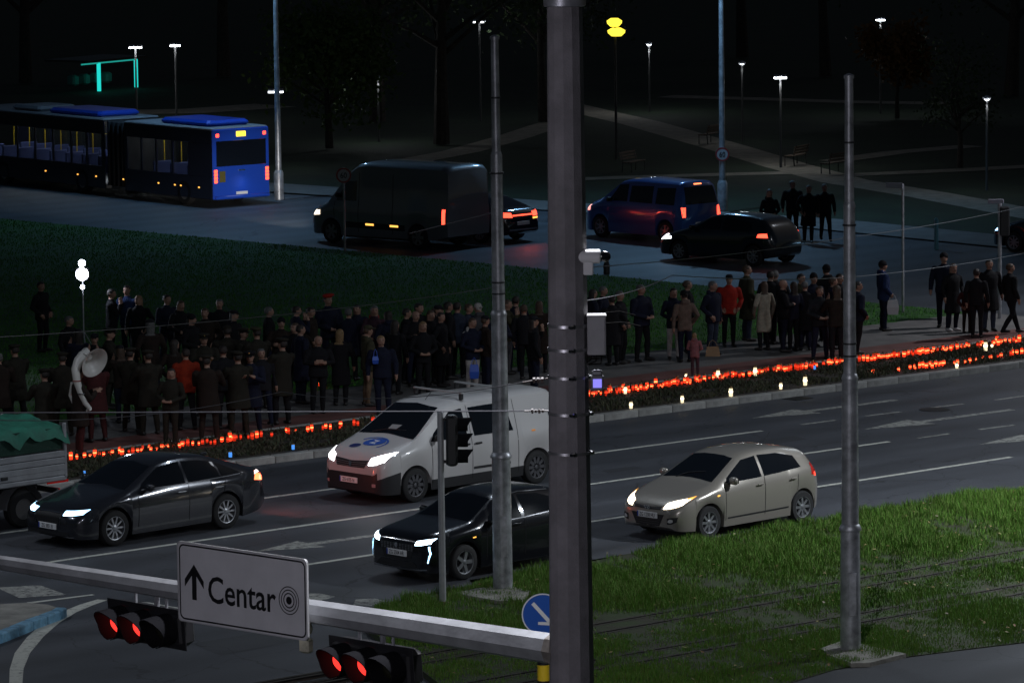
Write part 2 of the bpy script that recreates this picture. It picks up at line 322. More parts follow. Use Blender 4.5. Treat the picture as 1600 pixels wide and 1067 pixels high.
# traffic island, lower left; blue light on its kerb is put into the colour
ISL = [G(94, 949, .14), G(74, 943, .14), G(40, 940, .14), G(-30, 944, .14), G(-60, 1010, .14), G(-8, 990, .14), G(45, 969, .14)]
isl = empty('traffic_island'); isl['kind'] = 'structure'
ip = ccw([(p.x, p.y) for p in ISL])
MB().prism(ip, -0.05, 0.13).build('island_top', mat('island_concrete', (0.28, 0.27, 0.24), 0.85, noise=0.35, scale=2, bump=0.4), isl)
BLUE_LIT_KERB = mat('blue_lit_kerb', (0.16, 0.36, 0.52), 0.6, noise=0.35, scale=6)
pts = [G(96, 950, .14), G(88, 955, .14), G(66, 963, .14), G(44, 971, .14), G(20, 981, .14), G(-6, 991, .14), G(-40, 1004, .14)]
for a, b in zip(pts[:-1], pts[1:]):
    t = (b-a).normalized(); c = (a+b)/2
    MB().box((c.x, c.y, 0.05), ((b-a).length-.012, .2, .22), bev=.02, ax=(Vector((t.x, t.y, 0)).normalized(), Vector((-t.y, t.x, 0)).normalized(), Vector((0, 0, 1)))).build('kerb_stone', BLUE_LIT_KERB, isl)

# ---- tram rails in the verge
RAIL = mat('rail_steel', (0.09, 0.075, 0.065), 0.6, 0.4, noise=0.3, scale=6)
DIRT = mat('track_dirt', (0.035, 0.03, 0.022), 0.95, noise=0.5, scale=2.5, bump=0.8, bscale=25)
rail_pix = [((900, 981), (1640, 852)), ((900, 995), (1640, 866)), ((900, 1037), (1640, 906)), ((900, 1052), (1640, 920))]
def rails_between(a, b):
    a, b = G(*a, .1), G(*b, .1); t = (b-a).normalized(); return a-t*14, b+t*40
for i, (a, b) in enumerate(rail_pix):
    p, q = rails_between(a, b); t = (q-p).normalized(); n = Vector((-t.y, t.x, 0)); mb = MB()
    mb.add([p+n*.11+Vector((0, 0, .004)), p-n*.11+Vector((0, 0, .004)), q-n*.11+Vector((0, 0, .004)), q+n*.11+Vector((0, 0, .004))], [(0, 1, 2, 3)]); o = mb.build('track_soil', DIRT); o['kind'] = 'structure'
    o = MB().box((p+q)/2+Vector((0, 0, -.036)), ((q-p).length, .06, .08), ax=(t, n, Vector((0, 0, 1)))).build('tram_rail', RAIL); o['kind'] = 'structure'

# ---- grass blades (uncountable: one mesh each)
def in_poly(P, poly):
    x, y = P[:, 0], P[:, 1]; c = np.zeros(len(P), bool); n = len(poly)
    for i in range(n):
        x0, y0 = poly[i]; x1, y1 = poly[(i+1) % n]
        if y0 == y1: continue
        c ^= ((y0 > y) != (y1 > y)) & (x < (x1-x0)*(y-y0)/(y1-y0)+x0)
    return c
def noise2(P, s, seed):
    r = np.random.default_rng(seed); v = np.zeros(len(P))
    for k in range(10):
        a = r.uniform(0, 2*np.pi); f = s*r.uniform(.4, 1.8); v += np.sin((P[:, 0]*np.cos(a)+P[:, 1]*np.sin(a))*f*2*np.pi+r.uniform(0, 6))
    return v/3.2
def leaf_mat(name, cols, rough=.8):
    m = mat(name, cols[0], rough); nt = m.node_tree; b = nt.nodes['Principled BSDF']
    g = nt.nodes.new('ShaderNodeNewGeometry'); r = nt.nodes.new('ShaderNodeValToRGB')
    while len(r.color_ramp.elements) < len(cols): r.color_ramp.elements.new(.5)
    for i, c in enumerate(cols): r.color_ramp.elements[i].position = i/(len(cols)-1); r.color_ramp.elements[i].color = (*c, 1)
    nt.links.new(g.outputs['Random Per Island'], r.inputs[0]); nt.links.new(r.outputs[0], b.inputs['Base Color']); return m
def blades(name, P, z, h, w, m, lean=.45):
    n = len(P); a = RNG.uniform(0, 2*np.pi, n); la = RNG.uniform(0, 2*np.pi, n); ln = RNG.uniform(.1, lean, n)*h
    dx, dy = np.cos(a)*w/2, np.sin(a)*w/2
    B = np.zeros((n, 5, 3))
    B[:, 0] = np.c_[P[:, 0]-dx, P[:, 1]-dy, np.full(n, z)]; B[:, 1] = np.c_[P[:, 0]+dx, P[:, 1]+dy, np.full(n, z)]
    mx, my = P[:, 0]+np.cos(la)*ln*.35, P[:, 1]+np.sin(la)*ln*.35
    B[:, 2] = np.c_[mx+dx*.8, my+dy*.8, z+h*.6]; B[:, 3] = np.c_[mx-dx*.8, my-dy*.8, z+h*.6]
    B[:, 4] = np.c_[P[:, 0]+np.cos(la)*ln, P[:, 1]+np.sin(la)*ln, z+h]
    me = bpy.data.meshes.new(name); me.vertices.add(n*5); me.vertices.foreach_set('co', B.ravel())
    i = np.arange(n)[:, None]*5; loops = np.concatenate([i+0, i+1, i+2, i+3, i+3, i+2, i+4], 1).ravel()
    me.loops.add(len(loops)); me.loops.foreach_set('vertex_index', loops.astype(np.int32))
    me.polygons.add(n*2); st = np.c_[np.arange(n)*7, np.arange(n)*7+4].ravel(); me.polygons.foreach_set('loop_start', st.astype(np.int32))
    me.update(calc_edges=True); me.validate(); me.materials.append(m); return link(name, me)
GRASS = leaf_mat('grass_blades', [(0.055, 0.17, 0.010), (0.10, 0.25, 0.014), (0.12, 0.17, 0.03), (0.075, 0.21, 0.012), (0.16, 0.18, 0.05)])
GRASS2 = leaf_mat('far_grass_blades', [(0.04, 0.17, 0.014), (0.06, 0.22, 0.018), (0.05, 0.19, 0.016)])
N = 700000
P = np.c_[RNG.uniform(45, 80, N), RNG.uniform(45, 60, N)]
P = P[in_poly(P, ccw(verge_poly))]
nv = noise2(P, .35, 3)+.6*noise2(P, 1.1, 4)
keep = RNG.uniform(-.9, .9, len(P)) < nv+.75
def rail_dist(P):
    d = np.full(len(P), 9.)
    for a, b in rail_pix:
        p, q = rails_between(a, b); t = (q-p).normalized(); d = np.minimum(d, np.abs((P[:, 0]-p.x)*-t.y+(P[:, 1]-p.y)*t.x))
    return d
rd = rail_dist(P)
keep &= (rd > .05) & (RNG.uniform(0, 1, len(P)) < np.clip((rd-.02)/.35, .25, 1))
P = P[keep]; nv = nv[keep]; rd = rd[keep]
top = (P[:, 1] > 54.5-.03*(P[:, 0]-60))
h = (0.05+0.045*np.clip(nv+.5, 0, 2))*RNG.uniform(.6, 1.5, len(P))*np.where(top, 1.35, .8)
g = blades('grass', P, .10, h, np.full(len(P), .011), GRASS); tag(g, 'green uneven grass over the tram verge beside the road', 'grass', kind='stuff')
# fallen leaves on the verge
LITTER = leaf_mat('leaf_litter', [(0.22, 0.15, 0.05), (0.16, 0.09, 0.03), (0.3, 0.26, 0.1), (0.25, 0.22, 0.16)])
n = 1500; Q = P[RNG.integers(0, len(P), n)]; mb = MB()
for x, y in Q:
    a = random.uniform(0, 6.28); s = random.uniform(.02, .05); z = .11+random.uniform(.02, .09); t = random.uniform(-.02, .02); c, d = math.cos(a)*s, math.sin(a)*s
    mb.add([(x+c, y+d, z+t), (x-d*.6, y+c*.6, z), (x-c, y-d, z-t), (x+d*.6, y-c*.6, z+.01)], [(0, 1, 2, 3)])
tag(mb.build('leaf_litter', LITTER), 'fallen yellow and brown leaves lying in the verge grass', 'leaves', kind='stuff')
# far lawn blades
N = 150000
P = np.c_[RNG.uniform(56, 91.6, N), RNG.uniform(78.5, 125, N)]
lawn_poly = [(40, YP(40)+.1), (91.0, YP(91)+.1), (91.2, 85), (91.5, 97), (91.0, 121), (89.5, 150), (40, 150)]
P = P[in_poly(P, lawn_poly)]
g = blades('lawn_grass', P, .12, RNG.uniform(.03, .07, len(P)), np.full(len(P), .022), GRASS2); tag(g, 'dim green lawn between the crowd and the side street', 'grass', kind='stuff')
# planting bed: small leaves on low stems
BED = leaf_mat('bed_leaves', [(0.03, 0.045, 0.02), (0.05, 0.055, 0.025), (0.04, 0.03, 0.02), (0.07, 0.065, 0.03)])
N = 42000
P = np.c_[RNG.uniform(55, 91, N), RNG.uniform(0, 1, N)]
P[:, 1] = YK(P[:, 0])+.5+P[:, 1]*(YC(P[:, 0])-.25-YK(P[:, 0])-.5)
keep = RNG.uniform(-1, 1, N) < noise2(P, .8, 8)+.5; P = P[keep]
g = blades('bed_plants', P, .13, RNG.uniform(.03, .13, len(P))*np.clip(.8+.5*noise2(P, .5, 9), .3, 1.4), np.full(len(P), .04), BED, lean=1.1); tag(g, 'low dark shrubs filling the bed between kerb and candles', 'plants', kind='stuff')

PATCH = asphalt('patched_asphalt', (0.04, 0.042, 0.048))
for q in ([(1105, 700), (1240, 681), (1262, 686), (1128, 706)], [(430, 815), (520, 801), (545, 806), (452, 821)], [(300, 1005), (420, 985), (470, 1000), (345, 1024)], [(1395, 668), (1450, 660), (1468, 664), (1412, 672)], [(940, 735), (990, 728), (1004, 731), (953, 739)]): mark(q, z=.003, m=PATCH, name='asphalt_patch')
IRON = mat('cast_iron', (.035, .034, .034), .55, .6, noise=.3, scale=12)
for x, y in ((1180, 722), (700, 752), (330, 890), (1460, 640)):
    g_ = G(x, y); m_ = MB().lathe([(.34, 0), (.34, .005), (.30, .006), (.05, .006)], n=24).build('manhole_cover', IRON, None, loc=(g_.x, g_.y, .002)); m_['kind'] = 'structure'
for x in (60.5, 68.5, 76.5, 84.5):
    d_ = MB(); [d_.box((0, -.16+.08*k, 0), (.5, .05, .012)) for k in range(5)]; d_.box((0, 0, -.004), (.54, .46, .008)); o_ = d_.build('drain_grate', IRON, None, loc=(x, YK(x)-.28, .009)); o_['kind'] = 'structure'
# ================================================================== VEHICLES
def lerp_list(L, x):
    if x <= L[0][0]: return L[0][1]
    for (a, u), (b, v) in zip(L[:-1], L[1:]):
        if x <= b: return u+(v-u)*(x-a)/(b-a)
    return L[-1][1]
def smooth_list(L, x, r=.06): return sum(lerp_list(L, x+d*r) for d in (-1, -.5, 0, .5, 1))/5
def body_mesh(P):
    L = P['L']; ra = P['R']+.055; zc = P['R']
    xs = set(np.round(np.arange(0, L+.001, .09), 3)) | {0, .015, .04, .07, L-.015, L-.04, L-.07, L}
    for w in P['wheels']:
        for k in range(-9, 10): xs.add(round(w+ra*math.sin(k/9*math.pi/2), 4))
        xs |= {round(w-ra-.004, 4), round(w+ra+.004, 4)}
    xs = sorted(x for x in xs if 0 <= x <= L); xs = [x for i, x in enumerate(xs) if i == 0 or x-xs[i-1] > .003]
    rings = []
    for x in xs:
        e = min(x, L-x); r = min(.06, e)
        w = smooth_list(P['hw'], x, r); zt = smooth_list(P['top'], x, r*1.3); zb = min(smooth_list(P['belt'], x, r), zt-.02); rf = min(smooth_list(P['roof'], x, r), w*.93)
        zs = lerp_list(P['bot'], x)
        for wx in P['wheels']:
            if abs(x-wx) < ra: zs = max(zs, zc+math.sqrt(ra*ra-(x-wx)**2))
        zb = max(zb, zs+.06); zt = max(zt, zb+.02); h = zt-zb; d = zb-zs
        wb = w*.955
        half = [(w*.965, zs), (w*.99, zs+.22*d), (w, zs+.55*d), (w*.99, zs+.82*d), (wb, zb), (wb+(rf-wb)*.45, zb+.46*h), (wb+(rf-wb)*.93, zb+.88*h), (rf*.9, zb+.955*h), (rf*.6, zb+.99*h), (0, zt)]
        rings.append([(x, -y, z) for y, z in half]+[(x, y, z) for y, z in reversed(half[:-1])])
    n = len(rings[0]); vs = [p for r in rings for p in r]; fs = []
    for i in range(len(rings)-1):
        for k in range(n): fs.append((i*n+k, (i+1)*n+k, (i+1)*n+(k+1) % n, i*n+(k+1) % n))
    fs += [tuple(range(n)), tuple(reversed(range((len(rings)-1)*n, len(rings)*n)))]
    return vs, fs
class Car:
    def __init__(s, name, P, loc, rz, label, cat, paint, group=None):
        s.P = P; s.root = empty(name, loc, rz, label, cat, group); vs, fs = body_mesh(P)
        s.tree = BVHTree.FromPolygons([Vector(v) for v in vs], fs)
        mb = MB(); mb.add(vs, fs); s.body = mb.build('body', paint, s.root, smooth=True, ang=38)
        L, W = P['L'], P['W']; mb = MB(); a, b = P['wheels']; R = P['R']
        mb.box(((a+b)/2, 0, .36), (b-a-2*R-.16, W*.86, .30)); mb.box((a, 0, .5), (2*R+.2, W*.5, .5)); mb.box((b, 0, .5), (2*R+.2, W*.5, .5))
        mb.build('underbody', BLACKP, s.root)
    def hit(s, view, u, v, off):
        L = s.P['L']
        o, d = {'F': ((-2, u, v), (1, 0, 0)), 'B': ((L+2, u, v), (-1, 0, 0)), 'R': ((u, -3, v), (0, 1, 0)), 'L': ((u, 3, v), (0, -1, 0)), 'T': ((u, v, 5), (0, 0, -1))}[view]
        p, n, i, t = s.tree.ray_cast(Vector(o), Vector(d))
        if p is None: return None
        if n.dot(Vector(d)) > 0: n = -n
        return p+n*off-Vector(d)*off*.3
    def decal(s, name, view, A, B, m, parent=None, off=.004, n=14, k=5, both=False, label=None):
        """panel laid on the body between two outline polylines A and B, seen from the named side"""
        out = []
        for sg in ((1, -1) if both else (1,)):
            vw = view if sg == 1 else {'R': 'L'}.get(view, view)
            def samp(L, t):
                t = t*(len(L)-1); i = min(int(t), len(L)-2); f = t-i; return (L[i][0]+(L[i+1][0]-L[i][0])*f, L[i][1]+(L[i+1][1]-L[i][1])*f)
            mb = MB(); idx = {}
            for i in range(n+1):
                a, b = samp(A, i/n), samp(B, i/n)
                for j in range(k+1):
                    u = a[0]+(b[0]-a[0])*j/k; v = a[1]+(b[1]-a[1])*j/k
                    if sg == -1 and view in 'FB': u = -u
                    if sg == -1 and view == 'T': v = -v
                    p = s.hit(vw, u, v, off)
                    if p is not None: idx[i, j] = len(mb.v); mb.v.append(tuple(p))
            for i in range(n):
                for j in range(k):
                    q = [(i, j), (i+1, j), (i+1, j+1), (i, j+1)]
                    if all(c in idx for c in q): mb.f.append(tuple(idx[c] for c in q)); mb.m.append(0)
            if mb.f:
                o = mb.build(name, m, parent or s.root, smooth=True, ang=60)
                if label: o['label'] = label
                out.append(o)
        return out
    def line(s, name, view, pts, w, m, off=.003, both=False, parent=None):
        A = [(p[0]-w/2, p[1]) if abs(pts[0][0]-pts[-1][0]) < abs(pts[0][1]-pts[-1][1]) else (p[0], p[1]-w/2) for p in pts]
        B = [(p[0]+w/2, p[1]) if abs(pts[0][0]-pts[-1][0]) < abs(pts[0][1]-pts[-1][1]) else (p[0], p[1]+w/2) for p in pts]
        return s.decal(name, view, A, B, m, parent, off, n=16, k=1, both=both)
    def wheels(s, rim, spokes=10, width=.2, tw=.02, track=None, steer=0):
        R = s.P['R']; yw = s.P['W']/2-.035-width/2
        if R not in _wheel: pass
        first = None
        for wx in s.P['wheels']:
            for sg in (-1, 1):
                w = empty('wheel', (wx, sg*yw, R), 0 if sg < 0 else math.pi); w.parent = s.root
                if first is None:
                    h = width/2; t = MB(); t.lathe([(R*.66, -h), (R*.93, -h), (R*.985, -h*.8), (R, -h*.5), (R, h*.5), (R*.985, h*.8), (R*.93, h), (R*.66, h)], axis='y', n=32, closed=True)
                    ty = t.build('tyre', RUBBER, w, smooth=True, ang=50)
                    r = MB(); r.lathe([(R*.58, -h*.2), (R*.62, -h*.95), (R*.675, -h*1.0), (R*.675, h*.9), (R*.58, h*.9)], axis='y', n=32, closed=True)
                    r.lathe([(R*.16, -h*.5), (R*.16, -h*.82), (R*.1, -h*.9)], axis='y', n=16)
                    for q in range(spokes):
                        a = 2*math.pi*q/spokes; e = Vector((math.cos(a), 0, math.sin(a))); u = Vector((-math.sin(a), 0, math.cos(a)))
                        r.box(e*R*.37+Vector((0, -h*.7, 0)), (R*.5, tw*2.2, tw), ax=(e, u, Vector((0, 1, 0))))
                    ri = r.build('rim', rim, w, smooth=True, ang=40)
                    d = MB(); d.lathe([(R*.6, -h*.1), (R*.6, h*.1)], axis='y', n=24); di = d.build('brake_disc', BLACKP, w)
                    first = (ty, ri, di)
                else:
                    for o in first: link(o.name.split('.')[0], o.data, w)
                if wx == s.P['wheels'][0] and steer: w.rotation_euler = (0, 0, w.rotation_euler[2]+steer)
    def plate(s, z, txt=None, view='F', w=.52, y=0, m=None):
        p = s.hit(view, y, z, 0); x = (p.x-.012) if view == 'F' else (p.x+.012); sg = 1 if view == 'F' else -1
        mb = MB(); mb.box((x, y, z), (.016, w, .11), bev=.004)
        o = mb.build('number_plate', m or mat('plate_white', (0.8, 0.8, 0.8), .4), s.root)
        if txt:
            t = MB(); add_text(t, txt, .1, .74, (x-sg*.0105, y, z), Vector((0, -sg, 0)), Vector((0, 0, 1))); t.build('plate_lettering', BLACK, o)
            b = MB(); b.box((x-sg*.0085, y+sg*w*.465, z), (.003, w*.06, .1)); b.build('plate_band', mat('plate_blue', (0.02, 0.06, .4), .5), o)
        return o
    def mirrors(s, x, z, m, y=None):
        for sg in (-1, 1):
            p = s.hit('R' if sg < 0 else 'L', x, z-.06, 0); yy = p.y
            mb = MB(); mb.box((x+.02, yy+sg*.13, z), (.1, .2, .14), bev=.035); o = mb.build('wing_mirror', m, s.root, smooth=True, ang=50)
            a = MB(); a.tube((x+.01, yy-sg*.01, z-.06), (x+.02, yy+sg*.07, z-.04), .022, n=8); a.build('mirror_arm', BLACKP, o)
            g = MB(); g.box((x+.073, yy+sg*.13, z), (.004, .16, .1)); g.build('mirror_glass', GLASS, o)
_wheel = {}; TRIM = mat('satin_trim', (.16, .16, .17), .4, .7)
def head(col, s): return mat('headlamp_%s_%g' % ('_'.join('%.2f' % c for c in col), s), (.8, .8, .8), .2, emit=col, es=s)
WARM = head((1.0, 0.86, 0.62), 9); COOL = head((0.62, 0.82, 1.0), 9); BLUEW = head((0.35, 0.68, 1.0), 5); HIDW = head((0.95, 0.96, 1.0), 12)
AMBER = mat('amber_lamp', (.5, .2, .02), .3, emit=(1, .45, .08), es=2.0); AMBERD = mat('amber_lens', (.45, .16, .03), .3, emit=(1, .4, .05), es=.25)
TAIL = mat('tail_lamp', (.4, .01, .01), .2, emit=(1, .06, .03), es=4.0); TAILD = mat('tail_lens', (.35, .012, .012), .15, emit=(1, .03, .02), es=.10, coat=1)
TAILO = mat('tail_lamp_orange', (.4, .05, .01), .2, emit=(1, .2, .07), es=3.5)
def paint(name, c, metal=.35, rough=.35): return mat(name, c, rough, metal, coat=1.0)

# ---- silver hatchback
PI20 = dict(L=3.94, W=1.71, R=.305, wheels=(.805, 3.33),
    top=[(0, .60), (.06, .69), (.3, .80), (.7, .91), (1.0, .99), (1.8, 1.42), (2.1, 1.475), (2.5, 1.49), (3.0, 1.47), (3.5, 1.39), (3.68, 1.25), (3.85, 1.0), (3.94, .75)],
    belt=[(0, .54), (.2, .66), (.5, .80), (.95, .90), (1.6, .94), (3.0, 1.01), (3.6, 1.05), (3.85, .9), (3.94, .65)],
    hw=[(0, .55), (.04, .66), (.12, .745), (.3, .81), (.7, .848), (1.2, .855), (3.2, .855), (3.6, .82), (3.8, .75), (3.94, .62)],
    roof=[(0, .45), (.3, .62), (.9, .70), (1.05, .68), (1.8, .56), (2.5, .55), (3.4, .53), (3.7, .56), (3.94, .5)],
    bot=[(0, .27), (.1, .2), (.5, .18), (3.4, .19), (3.8, .26), (3.94, .36)])
SILVER = paint('silver_paint', (.36, .33, .29), .5, .3)
c = Car('hatchback', PI20, (60.26, 60.1, 0), 0, 'silver hatchback with warm headlights driving beside the grass verge', 'car', SILVER)
c.decal('windscreen', 'F', [(-.63, 1.01), (-.3, 1.035), (0, 1.045), (.3, 1.035), (.63, 1.01)], [(-.50, 1.37), (-.25, 1.40), (0, 1.405), (.25, 1.40), (.50, 1.37)], GLASS, n=20, k=8)
c.decal('side_window', 'R', [(1.28, .985), (1.75, .99), (2.22, 1.005)], [(1.36, 1.07), (1.85, 1.34), (2.22, 1.38)], GLASS, both=True)
c.decal('side_window', 'R', [(2.29, 1.01), (2.7, 1.03), (3.3, 1.07)], [(2.29, 1.385), (2.8, 1.37), (3.22, 1.28)], GLASS, both=True)
c.decal('rear_window', 'B', [(-.55, 1.08), (0, 1.1), (.55, 1.08)], [(-.45, 1.3), (0, 1.33), (.45, 1.3)], GLASS)
for x in (1.2, 2.255, 3.15): c.line('door_seam', 'R', [(x, .3 if x < 3 else .62), (x+.01, .6), (x+.02, .95 if x != 2.255 else 1.0)], .012, SHADOWGAP, both=True)
c.line('sill_trim', 'R', [(1.25, .34), (2.9, .36)], .03, BLACKP, both=True)
c.decal('headlight', 'F', [(.40, .60), (.52, .615), (.62, .64), (.70, .68)], [(.42, .70), (.54, .745), (.64, .775), (.74, .80)], WARM, both=True, n=12, k=6)
c.decal('indicator', 'F', [(.69, .755), (.72, .765), (.75, .79)], [(.69, .79), (.72, .805), (.755, .825)], AMBER, both=True, n=6, k=3, off=.007)
c.decal('upper_grille', 'F', [(-.33, .585), (-.1, .575), (.1, .575), (.33, .585)], [(-.36, .64), (-.12, .625), (.12, .625), (.36, .64)], BLACKP)
c.decal('lower_grille', 'F', [(-.30, .28), (0, .265), (.30, .28)], [(-.42, .50), (0, .485), (.42, .50)], BLACKP, n=16, k=6)
for z in (.32, .36, .40): c.line('grille_slat', 'F', [(-.31, z), (0, z-.006), (.31, z)], .012, mat('grille_grey', (.05, .05, .05), .5), off=.009)
c.decal('fog_recess', 'F', [(.50, .33), (.6, .34), (.68, .38)], [(.50, .44), (.6, .46), (.70, .47)], BLACKP, both=True, n=8)
c.decal('fog_lamp', 'F', [(.52, .37), (.575, .36), (.62, .38)], [(.53, .41), (.575, .43), (.62, .42)], mat('fog_lens', (.6, .6, .6), .15), both=True, n=8, off=.008)
mb = MB(); p = c.hit('F', 0, .61, .012)        # oval badge with slanted H
for k in range(24):
    a0, a1 = 2*math.pi*k/24, 2*math.pi*(k+1)/24; q = lambda a, s: (p.x-.012, math.cos(a)*.075*s, .612+math.sin(a)*.04*s)
    mb.add([q(a0, .8), q(a0, 1), q(a1, 1), q(a1, .8)], [(0, 1, 2, 3)])
for sgn in (-1, 1): mb.add([(p.x-.013, -(sgn*.03+dx), .612+dz) for dx, dz in ((-.018, -.026), (-.002, -.026), (.018, .026), (.002, .026))], [(0, 1, 2, 3)])
mb.add([(p.x-.0135, y, z) for y, z in ((.03, .606), (-.03, .612), (-.03, .62), (.03, .614))], [(0, 1, 2, 3)]); mb.build('badge', CHROME, c.root)
c.plate(.47, 'ZG 1238 HU')
c.decal('tail_light', 'R', [(3.56, .90), (3.66, .89), (3.76, .86)], [(3.58, 1.10), (3.65, 1.12), (3.70, 1.12)], TAILD, both=True, n=6)
c.decal('tail_light_glow', 'R', [(3.68, .86), (3.72, .86)], [(3.66, .93), (3.70, .94)], TAIL, n=3, k=2, off=.008)
c.decal('side_repeater', 'R', [(.98, .77), (1.04, .775)], [(.98, .795), (1.04, .8)], AMBER, both=True, n=3, k=1, off=.008)
for x in (2.12, 3.02):
    for sg in (-1, 1):
        q = c.hit('R' if sg < 0 else 'L', x, .87+.02*(x-2), .03); MB().box(q, (.16, .03, .03), bev=.01).build('door_handle', SILVER, c.root)
c.mirrors(1.33, 1.03, SILVER); c.wheels(ALLOY, 8, tw=.022)
a = MB(); a.tube((3.1, 0, 1.45), (3.28, 0, 1.66), .006, n=5); a.build('aerial', BLACKP, c.root)
q = MB(); q.path([(1.05, .3, 1.03), (1.2, .1, 1.115), (1.28, -.25, 1.15)], .008, n=5); q.build('wiper', BLACKP, c.root)

# ---- dark grey liftback
POCT = dict(L=4.69, W=1.83, R=.335, wheels=(.89, 3.575),
    top=[(0, .58), (.06, .68), (.3, .79), (.8, .90), (1.25, .985), (2.05, 1.39), (2.4, 1.455), (2.8, 1.465), (3.3, 1.42), (3.9, 1.23), (4.3, 1.10), (4.55, 1.05), (4.62, .98), (4.69, .7)],
    belt=[(0, .52), (.2, .64), (.5, .76), (1.2, .90), (2.5, .95), (3.7, .98), (4.4, 1.0), (4.6, .93), (4.69, .6)],
    hw=[(0, .58), (.04, .70), (.13, .80), (.3, .865), (.8, .905), (1.4, .915), (3.6, .915), (4.2, .88), (4.5, .80), (4.69, .66)],
    roof=[(0, .5), (.3, .66), (1.2, .75), (2.0, .59), (2.8, .57), (3.5, .56), (4.2, .62), (4.69, .56)],
    bot=[(0, .24), (.1, .19), (.5, .17), (3.9, .19), (4.4, .26), (4.69, .36)])
GREYP = paint('graphite_paint', (.026, .028, .036), .4, .22)
c = Car('liftback_saloon', POCT, (52.19, 67.71, 0), 0, 'dark grey liftback car with blue-white headlights behind the route sign', 'car', GREYP)
c.decal('windscreen', 'F', [(-.68, .99), (0, 1.03), (.68, .99)], [(-.54, 1.34), (0, 1.38), (.54, 1.34)], GLASS, n=20, k=8)
c.decal('side_window', 'R', [(1.52, .975), (2.0, .98), (2.6, .985)], [(1.62, 1.07), (2.1, 1.32), (2.6, 1.37)], GLASS, both=True)
c.decal('side_window', 'R', [(2.67, .99), (3.1, .995), (3.45, 1.0)], [(2.67, 1.37), (3.1, 1.34), (3.42, 1.27)], GLASS, both=True)
c.decal('side_window', 'R', [(3.5, 1.005), (3.75, 1.01), (3.98, 1.03)], [(3.49, 1.255), (3.65, 1.19), (3.8, 1.12)], GLASS, both=True)
c.decal('rear_window', 'B', [(-.62, 1.1), (0, 1.12), (.62, 1.1)], [(-.48, 1.36), (0, 1.38), (.48, 1.36)], GLASS)
for x in (1.42, 2.635, 3.5): c.line('door_seam', 'R', [(x, .3 if x < 3 else .66), (x+.01, .6 if x < 3 else .8), (x+.02, .95)], .01, SHADOWGAP, both=True)
c.line('window_trim', 'R', [(1.55, .968), (2.7, .978), (3.95, 1.012)], .014, TRIM, both=True, off=.006)
c.decal('headlight', 'F', [(.42, .62), (.6, .625), (.78, .65)], [(.40, .70), (.6, .715), (.80, .735)], BLUEW, both=True, n=12, k=4)
c.decal('headlight_core', 'F', [(.44, .63), (.6, .638), (.74, .655)], [(.43, .665), (.6, .68), (.74, .695)], COOL, both=True, n=12, k=3, off=.008)
c.decal('grille', 'F', [(-.33, .46), (0, .44), (.33, .46)], [(-.37, .64), (0, .65), (.37, .64)], BLACKP, n=16, k=6)
for k in range(13): c.line('grille_bar', 'F', [((k-6)*.05, .47), ((k-6)*.054, .63)], .012, mat('grille_grey', (.05, .05, .05), .5), off=.009)
c.line('grille_frame', 'F', [(-.38, .655), (0, .665), (.38, .655)], .018, CHROME, off=.009)
for sg in (-1, 1): c.line('grille_frame', 'F', [(sg*.355, .45), (sg*.385, .65)], .016, CHROME, off=.009)
c.decal('lower_intake', 'F', [(-.62, .25), (0, .235), (.62, .25)], [(-.6, .33), (0, .31), (.6, .33)], BLACKP, n=16)
c.line('splitter', 'F', [(-.7, .238), (0, .222), (.7, .238)], .014, CHROME, off=.01)
c.plate(.40, 'ZG 3851 B')
c.decal('tail_light', 'R', [(4.28, .86), (4.42, .84), (4.56, .82)], [(4.36, 1.02), (4.46, 1.0), (4.57, .95)], TAILO, both=True, n=8, k=4)
c.decal('tail_light_edge', 'R', [(4.30, .96), (4.40, .985), (4.5, .98)], [(4.34, 1.01), (4.44, 1.02), (4.53, 1.0)], head((1, .8, .75), 2.2), both=True, n=6, k=2, off=.008)
c.decal('tail_light', 'B', [(.42, .84), (.6, .85), (.75, .85)], [(.42, .93), (.6, .95), (.75, .96)], TAIL, both=True, n=8, k=4)
lamp_light('brake_glow', (4.86, -.2, .86), c.root, 40, (1, .14, .08), .12, spot=150, aim=(1, 0, 0.05))
for x in (2.45, 3.35):
    for sg in (-1, 1):
        q = c.hit('R' if sg < 0 else 'L', x, .84, .03); MB().box(q, (.2, .03, .028), bev=.01).build('door_handle', CHROME, c.root)
c.mirrors(1.62, 1.02, GREYP); c.wheels(ALLOY, 10, tw=.016)
f = MB(); f.box((3.75, 0, 1.335), (.16, .035, .06), bev=.015); f.build('aerial_fin', GREYP, c.root)

# ---- white passenger van
PVAN = dict(L=4.95, W=1.92, R=.34, wheels=(.88, 4.155),
    top=[(0, .72), (.05, .92), (.25, 1.04), (.7, 1.16), (.95, 1.23), (1.78, 1.80), (2.1, 1.86), (2.6, 1.89), (4.7, 1.88), (4.86, 1.7), (4.95, 1.2)],
    belt=[(0, .66), (.1, .84), (.4, .98), (.9, 1.10), (1.5, 1.13), (4.8, 1.13), (4.95, .9)],
    hw=[(0, .62), (.03, .74), (.1, .84), (.3, .92), (.7, .955), (1.2, .96), (4.6, .96), (4.85, .93), (4.95, .88)],
    roof=[(0, .55), (.3, .72), (.9, .83), (1.0, .82), (1.8, .70), (2.5, .71), (4.7, .71), (4.95, .74)],
    bot=[(0, .26), (.1, .21), (.5, .2), (4.5, .22), (4.95, .34)])
VANW = mat('white_van_paint', (.47, .455, .45), .35, 0.0, coat=.8)
c = Car('passenger_van', PVAN, (59.48, 67.5, 0), 0, 'white passenger van with a blue emblem on its bonnet', 'van', VANW)
